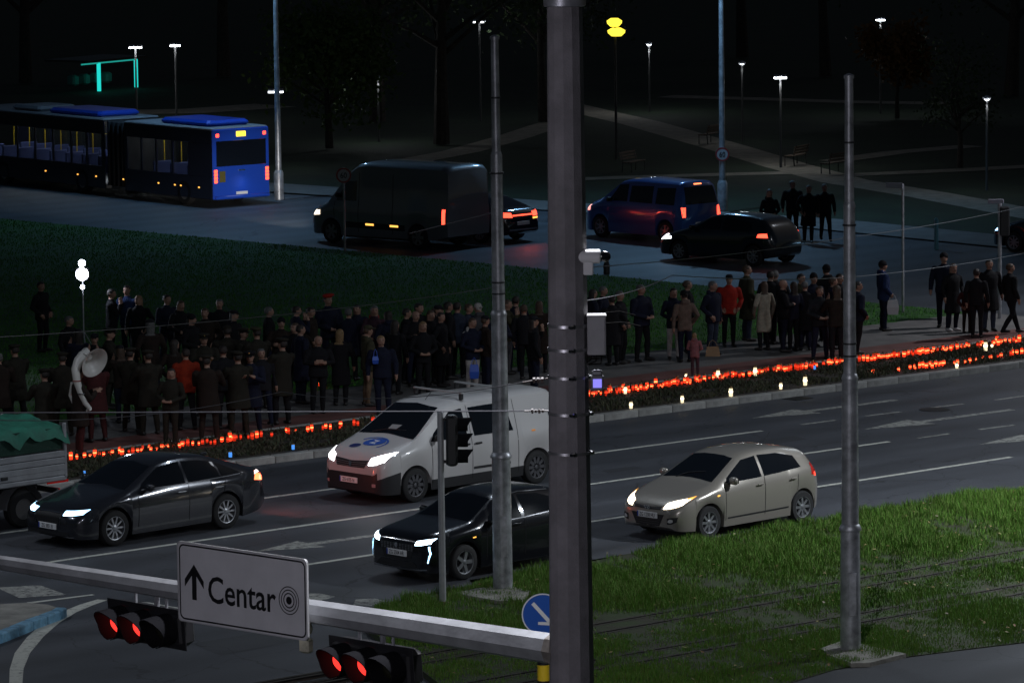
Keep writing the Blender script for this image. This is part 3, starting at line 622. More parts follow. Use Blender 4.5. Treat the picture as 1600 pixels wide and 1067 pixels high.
c.decal('windscreen', 'F', [(-.80, 1.22), (0, 1.265), (.80, 1.22)], [(-.62, 1.75), (0, 1.79), (.62, 1.75)], GLASS, n=22, k=8)
c.decal('side_window', 'R', [(1.30, 1.15), (1.75, 1.15), (2.28, 1.15)], [(1.42, 1.30), (1.92, 1.66), (2.25, 1.70)], GLASS, both=True)
c.decal('side_window', 'R', [(2.46, 1.15), (3.0, 1.15), (3.52, 1.15)], [(2.42, 1.70), (3.0, 1.71), (3.40, 1.71)], GLASS, both=True)
for x in (1.3, 2.37, 3.62): c.line('door_seam', 'R', [(x, .32), (x, .8), (x+.01, 1.12 if x < 2 else 1.75)], .012, SHADOWGAP, both=True)
me_ = c.body.data; me_.materials.append(BLACKP)
for f_ in me_.polygons:
    cc_ = f_.center
    if cc_.x < .47 and cc_.z < .585 or (cc_.z < .36): f_.material_index = 1
c.decal('front_panel', 'F', [(-.615, .60), (0, .60), (.615, .60)], [(-.60, .72), (0, .715), (.60, .72)], VANW, n=30, k=6)
c.decal('grille', 'F', [(-.40, .72), (0, .70), (.40, .72)], [(-.48, .87), (0, .84), (.48, .87)], BLACKP, n=16, k=5)
for z in (.75, .785, .82): c.line('grille_bar', 'F', [(-.42, z), (0, z-.02), (.42, z)], .008, mat('grille_chrome', (.3, .3, .3), .3, .8), off=.009)
mb = MB(); p = c.hit('F', 0, .78, .014); mb.add([(p.x-.01, y, .78+z) for y, z in ((-.035, .06), (-.045, 0), (0, -.065), (.045, 0), (.035, .06))], [(0, 1, 2, 3, 4)]); mb.build('badge', CHROME, c.root)
c.decal('headlight', 'F', [(.50, .78), (.66, .80), (.82, .86)], [(.52, .91), (.68, .97), (.86, 1.03)], HIDW, both=True, n=12, k=5)
lamp_light('headlight_spill', (-.12, -.68, .9), c.root, 3.0, (1, .98, .95), .06, spot=150, aim=(-1, 0, -.3))
c.decal('fog_lamp', 'F', [(.62, .37), (.66, .365), (.70, .37)], [(.62, .43), (.66, .435), (.70, .43)], mat('fog_red_glint', (.5, .3, .3), .15), both=True, n=5, k=3, off=.009)
c.plate(.46, 'ZG 6105 N', y=.05)
BLUEL = mat('blue_emblem', (.03, .09, .38), .4)
def ring_decal(car, name, view, cx, cy, ax, ay, w, a0, a1, m, off=.006, tilt=0):
    A = []; B = []
    for k in range(25):
        a = a0+(a1-a0)*k/24; ct, st = math.cos(tilt), math.sin(tilt)
        for L, s in ((A, 1), (B, 1-w)):
            x, y = math.cos(a)*ax*s, math.sin(a)*ay*s; L.append((cx+x*ct-y*st, cy+x*st+y*ct))
    car.decal(name, view, A, B, m, off=off, n=24, k=2)
ring_decal(c, 'bonnet_emblem', 'T', .55, -.02, .28, .40, .12, -2.2, 1.2, BLUEL)
ring_decal(c, 'bonnet_emblem', 'T', .60, -.05, .17, .26, .98, 0, 2*math.pi, BLUEL, tilt=.2)
ring_decal(c, 'bonnet_emblem', 'T', .36, .26, .09, .13, .98, 0, 2*math.pi, mat('navy_emblem', (.02, .03, .12), .4), tilt=.2)
w_ = MB(); q0 = c.hit('T', .60, -.05, .009); add_text(w_, 'Z', .24, 1.1, q0, Vector((0, -1, 0)), Vector((.9, 0, .24))); w_.build('emblem_letter', WHITE, c.root)
c.decal('side_repeater', 'R', [(4.0, 1.08), (4.1, 1.08)], [(4.0, 1.11), (4.1, 1.11)], AMBERD, n=3, k=1, off=.008)
c.mirrors(1.38, 1.22, BLACKP); c.wheels(mat('dark_alloy', (.10, .10, .11), .45, .6), 10, tw=.03)
for x in (2.35, 3.45):
    mb = MB(); mb.box((x, 0, 1.985), (.07, 1.42, .035), bev=.012)
    b = mb.build('roof_bar', mat('aluminium', (.5, .5, .5), .4, .6), c.root)
    for sg in (-1, 1): MB().box((x, sg*.66, 1.91), (.09, .07, .13), bev=.015).build('roof_bar_foot', BLACKP, b)
q = MB(); q.tube((1.95, -.05, 1.84), (2.12, -.05, 1.99), .007, n=5); q.build('aerial', BLACKP, c.root)
for x0 in (2.2, 2.9, 3.6): c.line('roof_rib', 'T', [(x0, -.25), (x0+.55, -.25)], .05, VANW, off=.012, both=True)
q = MB(); q.path([(.98, .45, 1.27), (1.08, .1, 1.34), (1.12, -.4, 1.345)], .009, n=5); q.build('wiper', BLACKP, c.root)
for x in (2.2, 2.52):
    for sg in (-1, 1):
        q = c.hit('R' if sg < 0 else 'L', x, 1.0, .03); MB().box(q, (.18, .03, .04), bev=.012).build('door_handle', BLACKP, c.root)
MB().box((2.9, -.955, .52), (1.0, .012, .05)).build('side_trim', BLACKP, c.root)
# papers on the dashboard seen as a pale patch low in the windscreen
c.decal('dashboard_paper', 'F', [(-.1, 1.33), (.12, 1.32)], [(-.18, 1.42), (.10, 1.41)], mat('paper', (.25, .25, .25), .6), n=3, k=2, off=.007)

# ---- black small hatchback with claw running lights
P208 = dict(L=4.06, W=1.745, R=.315, wheels=(.85, 3.39),
    top=[(0, .68), (.04, .79), (.22, .865), (.7, .93), (1.1, .985), (1.85, 1.37), (2.2, 1.42), (2.6, 1.43), (3.2, 1.38), (3.6, 1.24), (3.9, .98), (4.06, .7)],
    belt=[(0, .62), (.15, .75), (.5, .84), (1.1, .92), (2.5, .96), (3.5, 1.0), (3.9, .88), (4.06, .6)],
    hw=[(0, .58), (.04, .70), (.12, .78), (.3, .83), (.8, .865), (1.3, .872), (3.4, .872), (3.8, .82), (4.06, .66)],
    roof=[(0, .5), (.3, .64), (1.1, .72), (1.9, .57), (2.8, .55), (3.6, .55), (4.06, .5)],
    bot=[(0, .24), (.1, .19), (.5, .17), (3.5, .19), (3.9, .26), (4.06, .36)])
BLKP = paint('black_car_paint', (.012, .013, .017), .3, .22)
c = Car('compact_hatchback', P208, (54.1, 60.19, 0), 0, 'black compact hatchback with claw-shaped running lights, half hidden by the pole', 'car', BLKP)
c.decal('windscreen', 'F', [(-.66, .995), (0, 1.02), (.66, .995)], [(-.51, 1.31), (0, 1.345), (.51, 1.31)], GLASS, n=20, k=8)
c.decal('side_window', 'R', [(1.42, .94), (1.8, .95), (2.25, .965)], [(1.5, 1.05), (1.9, 1.29), (2.25, 1.335)], GLASS, both=True)
c.decal('side_window', 'R', [(2.33, .97), (2.8, .985), (3.25, 1.02)], [(2.33, 1.335), (2.8, 1.31), (3.15, 1.2)], GLASS, both=True)
for x in (1.35, 2.29, 3.2): c.line('door_seam', 'R', [(x, .3 if x < 3 else .65), (x+.01, .6 if x < 3 else .75), (x+.02, .93)], .01, SHADOWGAP, both=True)
c.line('window_trim', 'R', [(1.45, .932), (2.3, .952), (3.2, 1.0)], .014, TRIM, both=True, off=.006)
c.line('roof_trim', 'R', [(1.7, 1.335), (2.4, 1.375), (3.1, 1.34)], .012, TRIM, both=True, off=.006)
c.decal('headlight', 'F', [(.46, .675), (.6, .685), (.74, .715)], [(.48, .75), (.6, .775), (.755, .80)], COOL, both=True, n=10, k=4)
lamp_light('headlight_spill', (-.14, -.62, .72), c.root, 1.6, (.75, .88, 1), .05, spot=150, aim=(-1, 0, -.35))
c.decal('running_light', 'F', [(.715, .67), (.742, .55), (.71, .38)], [(.735, .67), (.759, .55), (.726, .38)], BLUEW, both=True, n=10, k=2, off=.008)
c.decal('grille', 'F', [(-.34, .40), (0, .38), (.34, .40)], [(-.46, .69), (0, .675), (.46, .69)], BLACKP, n=16, k=8)
for z in (.575, .605, .635, .66):
    for k in range(11): c.decal('grille_chip', 'F', [((k-5)*.078-.02, z), ((k-5)*.078+.02, z)], [((k-5)*.078-.02, z+.011), ((k-5)*.078+.02, z+.011)], CHROME, n=1, k=1, off=.009)
mb = MB(); p = c.hit('F', 0, .64, .014); mb.add([(p.x-.012, y, .64+z) for y, z in ((-.03, .05), (-.04, 0), (0, -.05), (.04, 0), (.03, .05))], [(0, 1, 2, 3, 4)]); mb.build('badge', CHROME, c.root)
c.decal('lower_intake', 'F', [(-.55, .28), (0, .26), (.55, .28)], [(-.42, .38), (0, .36), (.42, .38)], BLACKP, n=16)
c.line('splitter', 'F', [(-.70, .262), (-.3, .235), (.3, .235), (.70, .262)], .026, CHROME, off=.01)
c.plate(.51, 'ZG 2504 AR')
c.decal('side_repeater', 'R', [(1.02, .73), (1.09, .735)], [(1.02, .75), (1.09, .755)], AMBER, both=True, n=3, k=1, off=.008)
c.mirrors(1.5, 1.0, BLKP); c.wheels(ALLOY, 5, tw=.03)
for x in (2.1, 3.05):
    for sg in (-1, 1):
        q = c.hit('R' if sg < 0 else 'L', x, .85, .03); MB().box(q, (.18, .03, .028), bev=.01).build('door_handle', BLKP, c.root)

# ---- far vehicles on the side street
def place(px, py, rz, P, fx, fy, z=-.012):            # put car-local ground point (fx,fy) on the road at a sighted spot
    g = G(px, py, z); ct, st = math.cos(rz), math.sin(rz); return (g.x-(fx*ct-fy*st), g.y-(fx*st+fy*ct), z)
def scaled(P, sx, sw, sz):
    Q = dict(P); Q['L'] = P['L']*sx; Q['W'] = P['W']*sw; Q['wheels'] = tuple(w*sx for w in P['wheels'])
    for k in ('top', 'belt', 'bot'): Q[k] = [(x*sx, z*sz) for x, z in P[k]]
    for k in ('hw', 'roof'): Q[k] = [(x*sx, w*sw) for x, w in P[k]]
    return Q
# blue van
PB = scaled(PVAN, 4.4/4.95, .93, 1.0); rz = rad(-92)
NAVY = paint('blue_van_paint', (.03, .10, .36), .2, .3)
c = Car('blue_van', PB, place(938, 371, rz, PB, PB['wheels'][0], -.85), rz, 'blue minivan on the side street with dark windows', 'van', NAVY)
s_ = 4.4/4.95
c.decal('windscreen', 'F', [(-.75, 1.22), (0, 1.265), (.75, 1.22)], [(-.58, 1.75), (0, 1.79), (.58, 1.75)], GLASS, n=16, k=6)
for a_, b_ in ((1.35, 2.25), (2.36, 3.5), (3.66, 4.6)): c.decal('side_window', 'R', [(a_*s_, 1.18), (b_*s_, 1.18)], [((a_+(.38 if a_ < 2 else 0))*s_, 1.66), (b_*s_-.04, 1.70)], GLASS, both=True)
c.decal('rear_window', 'B', [(-.66, 1.2), (.66, 1.2)], [(-.6, 1.72), (.6, 1.72)], GLASS)
c.decal('tail_light', 'B', [(.66, .82), (.80, .82)], [(.66, 1.12), (.79, 1.12)], TAIL, both=True, n=4, k=6)
c.decal('brake_light', 'B', [(-.16, 1.775), (.16, 1.775)], [(-.16, 1.81), (.16, 1.81)], TAILO, n=4, k=2)
c.decal('headlight', 'F', [(.5, .80), (.8, .86)], [(.52, .93), (.83, 1.0)], head((1, .5, .45), 2), both=True)
c.decal('headlight_side', 'R', [(.12, .80), (.34, .82)], [(.16, .96), (.34, .98)], head((1, .35, .3), 1.6), both=True, n=5)
c.plate(.6, None, 'B'); c.mirrors(1.3, 1.22, BLACKP); c.wheels(ALLOY, 7, tw=.025)
# dark car passing in front of it
PD = scaled(PI20, 4.25/3.94, 1.02, .98); rz = rad(-84)
DK = paint('dark_teal_paint', (.016, .022, .028), .3, .25)
c = Car('dark_hatchback', PD, place(1112, 412, rz, PD, 2.1, -.85), rz, 'dark hatchback passing in front of the blue minivan', 'car', DK)
k_ = 4.25/3.94
c.decal('windscreen', 'F', [(-.63, 1.0), (0, 1.03), (.63, 1.0)], [(-.5, 1.34), (0, 1.375), (.5, 1.34)], GLASS)
for a_, b_, za, zb_ in ((1.3, 2.2, 1.05, 1.34), (2.28, 3.25, 1.35, 1.25)): c.decal('side_window', 'R', [(a_*k_, .985), (b_*k_, 1.0)], [((a_+(.45 if a_ < 2 else 0))*k_, 1.30 if a_ < 2 else 1.34), (b_*k_-.05, zb_)], GLASS, both=True)
c.decal('headlight', 'R', [(.10, .60), (.30, .62), (.62, .66)], [(.14, .70), (.30, .73), (.60, .73)], head((.92, .94, 1), 8), both=True)
c.decal('headlight', 'F', [(.40, .60), (.72, .68)], [(.42, .70), (.74, .78)], head((.92, .94, 1), 8), both=True)
c.decal('tail_light', 'R', [(3.75, .84), (3.95, .84), (4.08, .84)], [(3.78, .94), (3.95, .96), (4.04, .96)], TAIL, both=True, n=5)
c.plate(.46); c.mirrors(1.4, 1.03, DK); c.wheels(ALLOY, 8, tw=.02)
# saloon with brake lights, half behind the concrete mast
PS = scaled(POCT, .95, .98, .99); rz = rad(-88)
c = Car('dark_saloon', PS, place(818, 380, rz, PS, PS['L'], 0), rz, 'dark saloon with red brake lights between steel pole and concrete mast', 'car', BLKP)
c.decal('rear_window', 'B', [(-.6, 1.08), (0, 1.1), (.6, 1.08)], [(-.47, 1.34), (0, 1.36), (.47, 1.34)], GLASS)
c.decal('side_window', 'R', [(1.45, .97), (3.4, 1.0)], [(1.95, 1.28), (3.2, 1.27)], GLASS, both=True)
c.decal('tail_light', 'B', [(.44, .80), (.78, .82)], [(.44, .94), (.76, .98)], TAIL, both=True)
c.decal('light_bar', 'B', [(-.42, .84), (.42, .84)], [(-.42, .88), (.42, .88)], TAIL)
c.decal('indicator', 'B', [(.42, .72), (.66, .73)], [(.42, .77), (.66, .78)], AMBER, off=.008)
c.decal('bumper_trim', 'B', [(-.6, .40), (.6, .40)], [(-.6, .45), (.6, .45)], ALLOY)
lamp_light('brake_glow', (PS['L']+.25, 0, .8), c.root, 14, (1, .1, .06), .1, spot=150, aim=(1, 0, -.2))
c.plate(.62, None, 'B'); c.mirrors(1.55, 1.02, BLKP); c.wheels(ALLOY, 8)
# box van
PX = dict(L=5.7, W=2.0, R=.36, wheels=(.95, 4.5),
    top=[(0, .8), (.05, 1.0), (.3, 1.12), (.75, 1.25), (1.6, 2.25), (2.0, 2.5), (2.4, 2.56), (5.6, 2.56), (5.7, 2.4)],
    belt=[(0, .72), (.3, 1.0), (.8, 1.15), (1.5, 1.3), (5.7, 1.3)], hw=[(0, .66), (.06, .84), (.3, .95), (.7, .99), (5.5, 1.0), (5.7, .97)],
    roof=[(0, .6), (.8, .85), (1.8, .80), (2.3, .90), (5.7, .90)], bot=[(0, .32), (.2, .26), (5.2, .3), (5.7, .42)])
rz = rad(-84); GREYV = paint('grey_box_van_paint', (.16, .17, .185), .1, .45)
c = Car('panel_van', PX, place(590, 385, rz, PX, 2.85, -.95), rz, 'tall grey panel van on the side street between bus and pole', 'van', GREYV)
c.decal('windscreen', 'F', [(-.82, 1.28), (.82, 1.28)], [(-.72, 2.05), (.72, 2.05)], GLASS)
c.decal('side_window', 'R', [(1.15, 1.32), (2.0, 1.34)], [(1.55, 1.92), (2.0, 1.95)], GLASS, both=True)
for x in (1.1, 2.1, 3.5): c.line('door_seam', 'R', [(x, .4), (x, 1.2), (x, 2.2 if x > 2 else 1.3)], .02, SHADOWGAP, both=True)
c.decal('headlight', 'R', [(.10, .82), (.5, .86)], [(.14, .96), (.48, 1.0)], head((1, .82, .6), 3), both=True)
c.decal('headlight', 'F', [(.5, .8), (.86, .86)], [(.5, .95), (.84, 1.0)], head((1, .85, .65), 5), both=True)
c.decal('tail_light', 'R', [(5.5, .80), (5.62, .80)], [(5.5, 1.25), (5.62, 1.25)], TAIL, both=True, n=3)
for x in (2.4, 3.4): c.decal('side_marker', 'R', [(x, .62), (x+.34, .62)], [(x, .68), (x+.34, .68)], AMBER, both=True, n=4, k=1)
c.decal('side_trim', 'R', [(1.6, .52), (4.0, .52)], [(1.6, .70), (4.0, .70)], BLACKP, both=True, n=8, k=2, off=.003)
VANF = c.root; c.plate(.55); c.mirrors(1.3, 1.5, BLACKP); c.wheels(mat('steel_wheel', (.2, .2, .2), .5, .4), 6, tw=.04)
# car at the right edge
rz = rad(-84)
c = Car('edge_car', PD, place(1552, 392, rz, PD, .1, -.75), rz, 'dark car with blue-white headlight at the far right edge', 'car', BLKP)
c.decal('headlight', 'R', [(.08, .60), (.30, .62), (.55, .66)], [(.1, .69), (.30, .72), (.54, .73)], BLUEW, both=True)
c.decal('headlight', 'F', [(.40, .60), (.72, .68)], [(.42, .70), (.74, .78)], BLUEW, both=True)
c.decal('side_window', 'R', [(1.4, .985), (3.4, 1.0)], [(1.9, 1.30), (3.2, 1.27)], GLASS, both=True)
c.decal('windscreen', 'F', [(-.63, 1.0), (0, 1.03), (.63, 1.0)], [(-.5, 1.34), (0, 1.375), (.5, 1.34)], GLASS)
c.wheels(ALLOY, 8); c.mirrors(1.4, 1.03, BLKP)

# ---- flatbed lorry with a green sheet, cut by the left edge
TRW = mat('dropside_grey', (.30, .31, .33), .55, .1, noise=.15, scale=4); TARP = mat('green_sheet', (.012, .13, .085), .7, noise=.35, scale=3, bump=.5, bscale=14)
tr = empty('flatbed_lorry', (54.25, 70.75, 0), 0, 'flatbed lorry with grey dropsides and a green sheet at the left edge', 'lorry')
X0, X1, Wd = -4.3, 0.0, 1.0
MB().box(((X0+X1)/2, 0, .86), (X1-X0, 2*Wd, .10), bev=.02).build('load_bed', TRW, tr)
for sg in (-1, 1):
    sd = MB().box(((X0+X1)/2, sg*(Wd-.02), .97), (X1-X0, .03, .1), bev=.006).build('dropside', TRW, tr)
    for k in range(3): MB().box(((X0+X1)/2, sg*(Wd-.02), 1.075+k*.128), (X1-X0, .036, .118), bev=.01).build('side_plank', TRW, sd)
    for x in (X0+1.3, X0+2.8): MB().box((x, sg*(Wd+.01), 1.0), (.16, .03, .07), bev=.01).build('latch', BLACKP, sd)
tg = MB().box((X1, 0, 1.13), (.03, 2*Wd-.05, .48), bev=.01).build('tailgate', TRW, tr)
for sg in (-1, 1): MB().box((X1-.02, sg*(Wd-.03), 1.38), (.07, .06, 1.06), bev=.012).build('corner_post', TRW, tr)
for sg in (-1, 1): MB().box((X1-2.0, sg*(Wd-.03), 1.38), (.06, .05, .95), bev=.01).build('stake', mat('stake_dark', (.03, .03, .03), .6), tr)
mb = MB(); nx, ny = 36, 18; vs = []
for i in range(nx+1):
    for j in range(ny+1):
        x = X0+(X1-X0+.06)*i/nx; t = j/ny*2-1; y = t*(Wd+.05)
        z = 1.86+.10*(1-t*t)+.05*math.sin(i*.9+j*.3)*math.cos(j*.7)+.03*math.sin(i*2.1)
        e = max(0, abs(t)-.86)/.14; z -= e*e*(.22+.08*math.sin(i*1.3))
        if i == nx: z -= .16
        vs.append((x, y, z))
mb.add(vs, [(i*(ny+1)+j, (i+1)*(ny+1)+j, (i+1)*(ny+1)+j+1, i*(ny+1)+j+1) for i in range(nx) for j in range(ny)])
mb.build('green_sheet', TARP, tr, smooth=True, ang=80)
NET = mat('green_net', (.02, .07, .05), .8, alpha=.75)
for sg in (-1, 1): MB().box(((X0+X1)/2, sg*(Wd-.06), 1.62), (X1-X0-.1, .006, .42)).build('mesh_side', NET, tr)
MB().box((X1-.03, 0, 1.62), (.006, 2*Wd-.14, .42)).build('mesh_side', NET, tr)
MB().box(((X0+X1)/2-.1, 0, .68), (X1-X0-.3, .75, .2)).build('chassis', BLACKP, tr)
MB().box((X1-.12, 0, .60), (.08, 1.7, .1), bev=.01).build('rear_bumper', BLACKP, tr)
for sg in (-1, 1):
    MB().box((X1-.08, sg*.72, .60), (.03, .3, .1), bev=.008).build('tail_light', TAILD, tr)
    MB().box((X1-.2, sg*.96, .80), (.5, .02, .05)).build('side_marker', TAILD, tr)
    mg = MB()
    for k in range(10):
        a0, a1 = math.pi*k/10, math.pi*(k+1)/10; q = lambda a, y: (X1-1.0+math.cos(a)*.44, y, .38+math.sin(a)*.44)
        mg.add([q(a0, sg*.98), q(a1, sg*.98), q(a1, sg*.66), q(a0, sg*.66)], [(0, 1, 2, 3)])
    mg.build('mudguard', mat('mudguard_grey', (.16, .16, .17), .5), tr)
    for wx in (X1-1.0, X1-4.1):
        w = empty('wheel', (wx, sg*.83, .36), 0 if sg < 0 else math.pi); w.parent = tr
        t = MB(); t.lathe([(.2, -.11), (.33, -.11), (.36, -.07), (.36, .07), (.33, .11), (.2, .11)], axis='y', n=28, closed=True); t.build('tyre', RUBBER, w, smooth=True)
        t = MB(); t.lathe([(.21, -.1), (.2, -.02), (.09, -.04), (.07, -.09), (.03, -.09)], axis='y', n=20); t.build('rim', mat('steel_wheel', (.2, .2, .2), .5, .4), w, smooth=True)
MB().box((X0-1.0, 0, 1.35), (1.7, 1.95, 1.5), bev=.12).build('cab', TRW, tr)
for sg in (-1, 1): MB().box((X0-1.0, sg*.978, 1.65), (1.0, .012, .5), bev=.004).build('cab_window', GLASS, tr)

# ---- articulated bus
rz = rad(-95.5); g = G(333, 325, -.012)
bus = empty('articulated_bus', (g.x, g.y, -.012), rz, 'blue articulated city bus seen from behind with lit windows', 'bus')
bus.scale = (.9, .9, .88)
# local: x = 0 rear plane ... negative x forward (towards the front), near side y = 0, far side y = 2.5
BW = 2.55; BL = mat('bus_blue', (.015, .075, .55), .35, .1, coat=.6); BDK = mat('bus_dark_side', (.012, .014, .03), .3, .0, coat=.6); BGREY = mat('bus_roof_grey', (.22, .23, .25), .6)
BGL = mat('bus_glass', (.02, .025, .03), .05, alpha=.28); INT = mat('bus_interior', (.25, .25, .26), .7); YEL = mat('glowing_yellow_rail', (.7, .5, .03), .4, emit=(1, .75, .05), es=.03)  # yellow grab rails glow faintly: interior light put into their material
LED = mat('bus_ceiling_lamp', (.8, .8, .8), .4, emit=(.85, .95, 1), es=10); SEATB = mat('bus_seat', (.05, .07, .2), .8)
def section(x0, x1, windows, pr):       # x0 rear end, x1 front end (x1 < x0)
    L = x0-x1; xm = (x0+x1)/2
    sh = empty('body_section', (0, 0, 0)); sh.parent = bus
    for y in (0.03, BW-.03):
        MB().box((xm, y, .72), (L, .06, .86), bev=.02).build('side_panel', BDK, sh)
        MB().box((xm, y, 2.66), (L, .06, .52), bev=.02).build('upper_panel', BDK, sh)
        xs = [x0]+[e for w in windows for e in (w[0], w[1])]+[x1]
        for a, b in zip(xs[::2], xs[1::2]):
            if a-b > .02: MB().box(((a+b)/2, y, 1.775), (a-b, .05, 1.25)).build('window_pillar', BDK, sh)
        for a, b in windows: MB().box(((a+b)/2, y+(-.015 if y < 1 else .015), 1.775), (a-b-.02, .008, 1.25)).build('window_pane', BGL, sh)
    MB().box((xm, BW/2, .34), (L, BW-.14, .1)).build('floor', INT, sh); MB().box((xm, BW/2, 2.95), (L, BW, .1), bev=.04).build('roof', BGREY, sh)
    MB().box((xm, BW/2, 2.86), (L-.4, .22, .03)).build('ceiling_lamp', LED, sh)
    x = x0-.8
    while x > x1+.5:
        for y in (.5, BW-.5):
            MB().box((x, y, .85), (.42, .8, .12), bev=.03).build('seat', SEATB, sh); MB().box((x+.2, y, 1.2), (.08, .8, .66), bev=.03).build('seat_back', SEATB, sh)
        MB().tube((x-.3, .95, .4), (x-.3, .95, 2.85), .02, n=6).build('grab_pole', YEL, sh)
        x -= 1.15
    MB().tube((x0-.5, .9, 2.3), (x1+.3, .9, 2.3), .016, n=6).build('grab_rail', YEL, sh)
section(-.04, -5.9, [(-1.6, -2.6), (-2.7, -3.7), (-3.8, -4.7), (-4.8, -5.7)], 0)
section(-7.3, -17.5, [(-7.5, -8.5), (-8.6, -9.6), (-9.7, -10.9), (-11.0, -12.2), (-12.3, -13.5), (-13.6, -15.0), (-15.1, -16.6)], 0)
for k in range(9):
    x = -5.98-k*.155; MB().box((x, BW/2, 1.66), (.09, BW-.08 if k % 2 else BW-.22, 2.5), bev=.03).build('bellows_fold', mat('bellows', (.02, .02, .022), .85), bus)
# rear
rear = MB(); rear.box((0, BW/2, 1.62), (.08, BW, 2.66), bev=.05); rear = rear.build('rear_panel', BL, bus)
MB().box((.045, BW/2, 2.02), (.02, BW-.32, .96), bev=.008).build('rear_window', mat('bus_rear_glass', (.006, .008, .014), .1), rear)
MB().box((.05, BW/2, 2.74), (.03, .42, .2), bev=.008).build('route_display', mat('route_display', (.1, .08, .01), .4, emit=(1, .62, .05), es=2.2), rear)
for y in (.22, BW-.22): MB().box((.05, y, 2.72), (.03, .14, .13), bev=.02).build('upper_brake_light', TAIL, rear)
for y in (.12, BW-.12):
    for k in range(4): MB().box((.05, y, .98+k*.13), (.03, .15, .11), bev=.02).build('tail_light', mat('bus_tail', (.5, .02, .01), .3, emit=(1, .07, .03), es=4), rear)
MB().box((.05, BW/2, .50), (.02, .52, .11)).build('number_plate', WHITE, rear)
mb = MB(); mb.box((.05, BW/2, 1.36), (.015, .3, .05)); mb.build('maker_badge', CHROME, rear)
MB().box((.046, .42, 1.15), (.012, .26, .42)).build('yellow_notice', mat('bus_notice', (.12, .10, .02), .6), rear)
MB().box((.06, BW/2, .36), (.16, BW-.1, .14), bev=.04).build('bumper', BL, bus)
mb = MB(); mb.box((.03, BW/2, .47), (.04, BW-.3, .03)); 
for x, l in ((-1.9, 2.6), (-9.3, 3.0)): MB().box((x-l/2+.9, BW/2, 3.1), (l+.6, 1.9, .26), bev=.1).build('roof_unit', BL, bus)
for x in (-13.5,): MB().box((x, BW/2, 3.1), (2.0, 1.8, .22), bev=.1).build('roof_unit', BGREY, bus)
for x in (-.9, -2.1, -2.5, -3.6, -6.0, -7.9, -9.2, -11.5): MB().box((x, -.004, .72), (.09, .012, .05)).build('side_marker', AMBER, bus)
for wx in (-1.9, -8.9, -14.6):
    for y in (.12, BW-.12):
        w = empty('wheel', (wx, y+(.02 if y < 1 else -.02), .48), 0 if y < 1 else math.pi); w.parent = bus
        t = MB(); t.lathe([(.28, -.14), (.44, -.14), (.48, -.09), (.48, .09), (.44, .14), (.28, .14)], axis='y', n=26, closed=True); t.build('tyre', RUBBER, w, smooth=True)
        t = MB(); t.lathe([(.29, -.12), (.25, -.05), (.1, -.1), (.05, -.13)], axis='y', n=18); t.build('rim', mat('steel_wheel', (.2, .2, .2), .5, .4), w, smooth=True)
lamp_light('added_rear_fill', (.28, BW/2, 1.0), bus, 3, (.8, .88, 1), .3, spot=150, aim=(-.5, 0, -1))  # added light brightening the lower bus rear, not a fitted lamp

vf_ = Vector(VANF.location)+Vector((math.cos(rad(-84))*-.15, math.sin(rad(-84))*-.15, .92)); bc_ = Vector(bus.location)+Vector((math.cos(rz)*0-math.sin(rz)*1.27, math.sin(rz)*0+math.cos(rz)*1.27, .55))
lamp_light('headlight_beam', vf_, None, 2600, (1, .95, .88), .1, spot=26, aim=(bc_-vf_), blend=.8)
# ================================================================== POLES, SIGNS, WIRES
def proj(p):
    d = np.array(p)-_C; z = d@_fw; return 800+CAM_F*(d@_R)/z, 533.5-CAM_F*(d@_U)/z
def height_at(base, py):        # height above base at which the vertical through base is sighted at row py
    a, b = 0.0, 20.0
    for _ in range(40):
        m = (a+b)/2
        if proj((base.x, base.y, base.z+m))[1] > py: a = m
        else: b = m
    return a
def pxm(p): return CAM_F/float((np.array(p)-_C)@_fw)        # pixels per metre there
SLAB = mat('footing_concrete', (.26, .25, .22), .9, noise=.4, scale=4, bump=.6, bscale=18)
def tram_pole(px, py, joints, top, widths, label, tilt):
    b = G(px, py, .1); s = pxm(b); root = empty('tram_pole', b, 0, label, 'pole', 'tubular tram poles in the verge')
    zs = [0]+[height_at(b, j) for j in joints]+[height_at(b, top)]
    for i in range(len(zs)-1):
        r0, r1 = widths[i]/2/s, (widths[i]-2)/2/s
        o = MB().tube((0, 0, zs[i]), (0, 0, zs[i+1]), r0, r1, n=32).build('tube_section', STEEL, root, smooth=True, ang=40)
        if i: MB().lathe([(r0*1.28, -.03), (r0*1.3, .0), (r0*1.12, .05), (r0*1.01, .07)], (0, 0, zs[i]), n=32).build('joint_collar', STEEL, o, smooth=True, ang=50)
    MB().lathe([(widths[-1]/2/s*1.08, 0), (widths[-1]/2/s*1.08, .05), (.02, .08)], (0, 0, zs[-1]), n=24).build('pole_cap', STEEL, root, smooth=True)
    for z in (zs[-1]-.5*(zs[-1]-zs[-2]), zs[-2]-.3, zs[-2]-.8*(zs[-2]-zs[-3]), zs[-3]+.35):
        i = max(k for k in range(len(zs)-1) if zs[k] <= z); r = widths[i]/2/s+.006
        MB().lathe([(r, -.015), (r, .015)], (0, 0, z), n=24).build('strap', mat('dark_band', (.06, .06, .065), .5, .6), root)
    MB().box((-widths[0]/2/s*.55, -widths[0]/2/s*.8, .95), (.13, .02, .7), bev=.01, ax=(Vector((.7, -.7, 0)), Vector((.7, .7, 0)), Vector((0, 0, 1)))).build('service_hatch', STEEL, root)
    root.rotation_euler = (0, tilt, 0)
    return root, b
pl, bL = tram_pole(786, 922, (712, 490, 243), 62, (31, 26, 20, 14), 'stepped steel tram pole standing in front of the black hatchback', -.004)
pr, bR = tram_pole(1329, 1018, (825, 590, 322), 123, (32, 27, 20, 15), 'stepped steel tram pole on the right of the grass verge', .001)
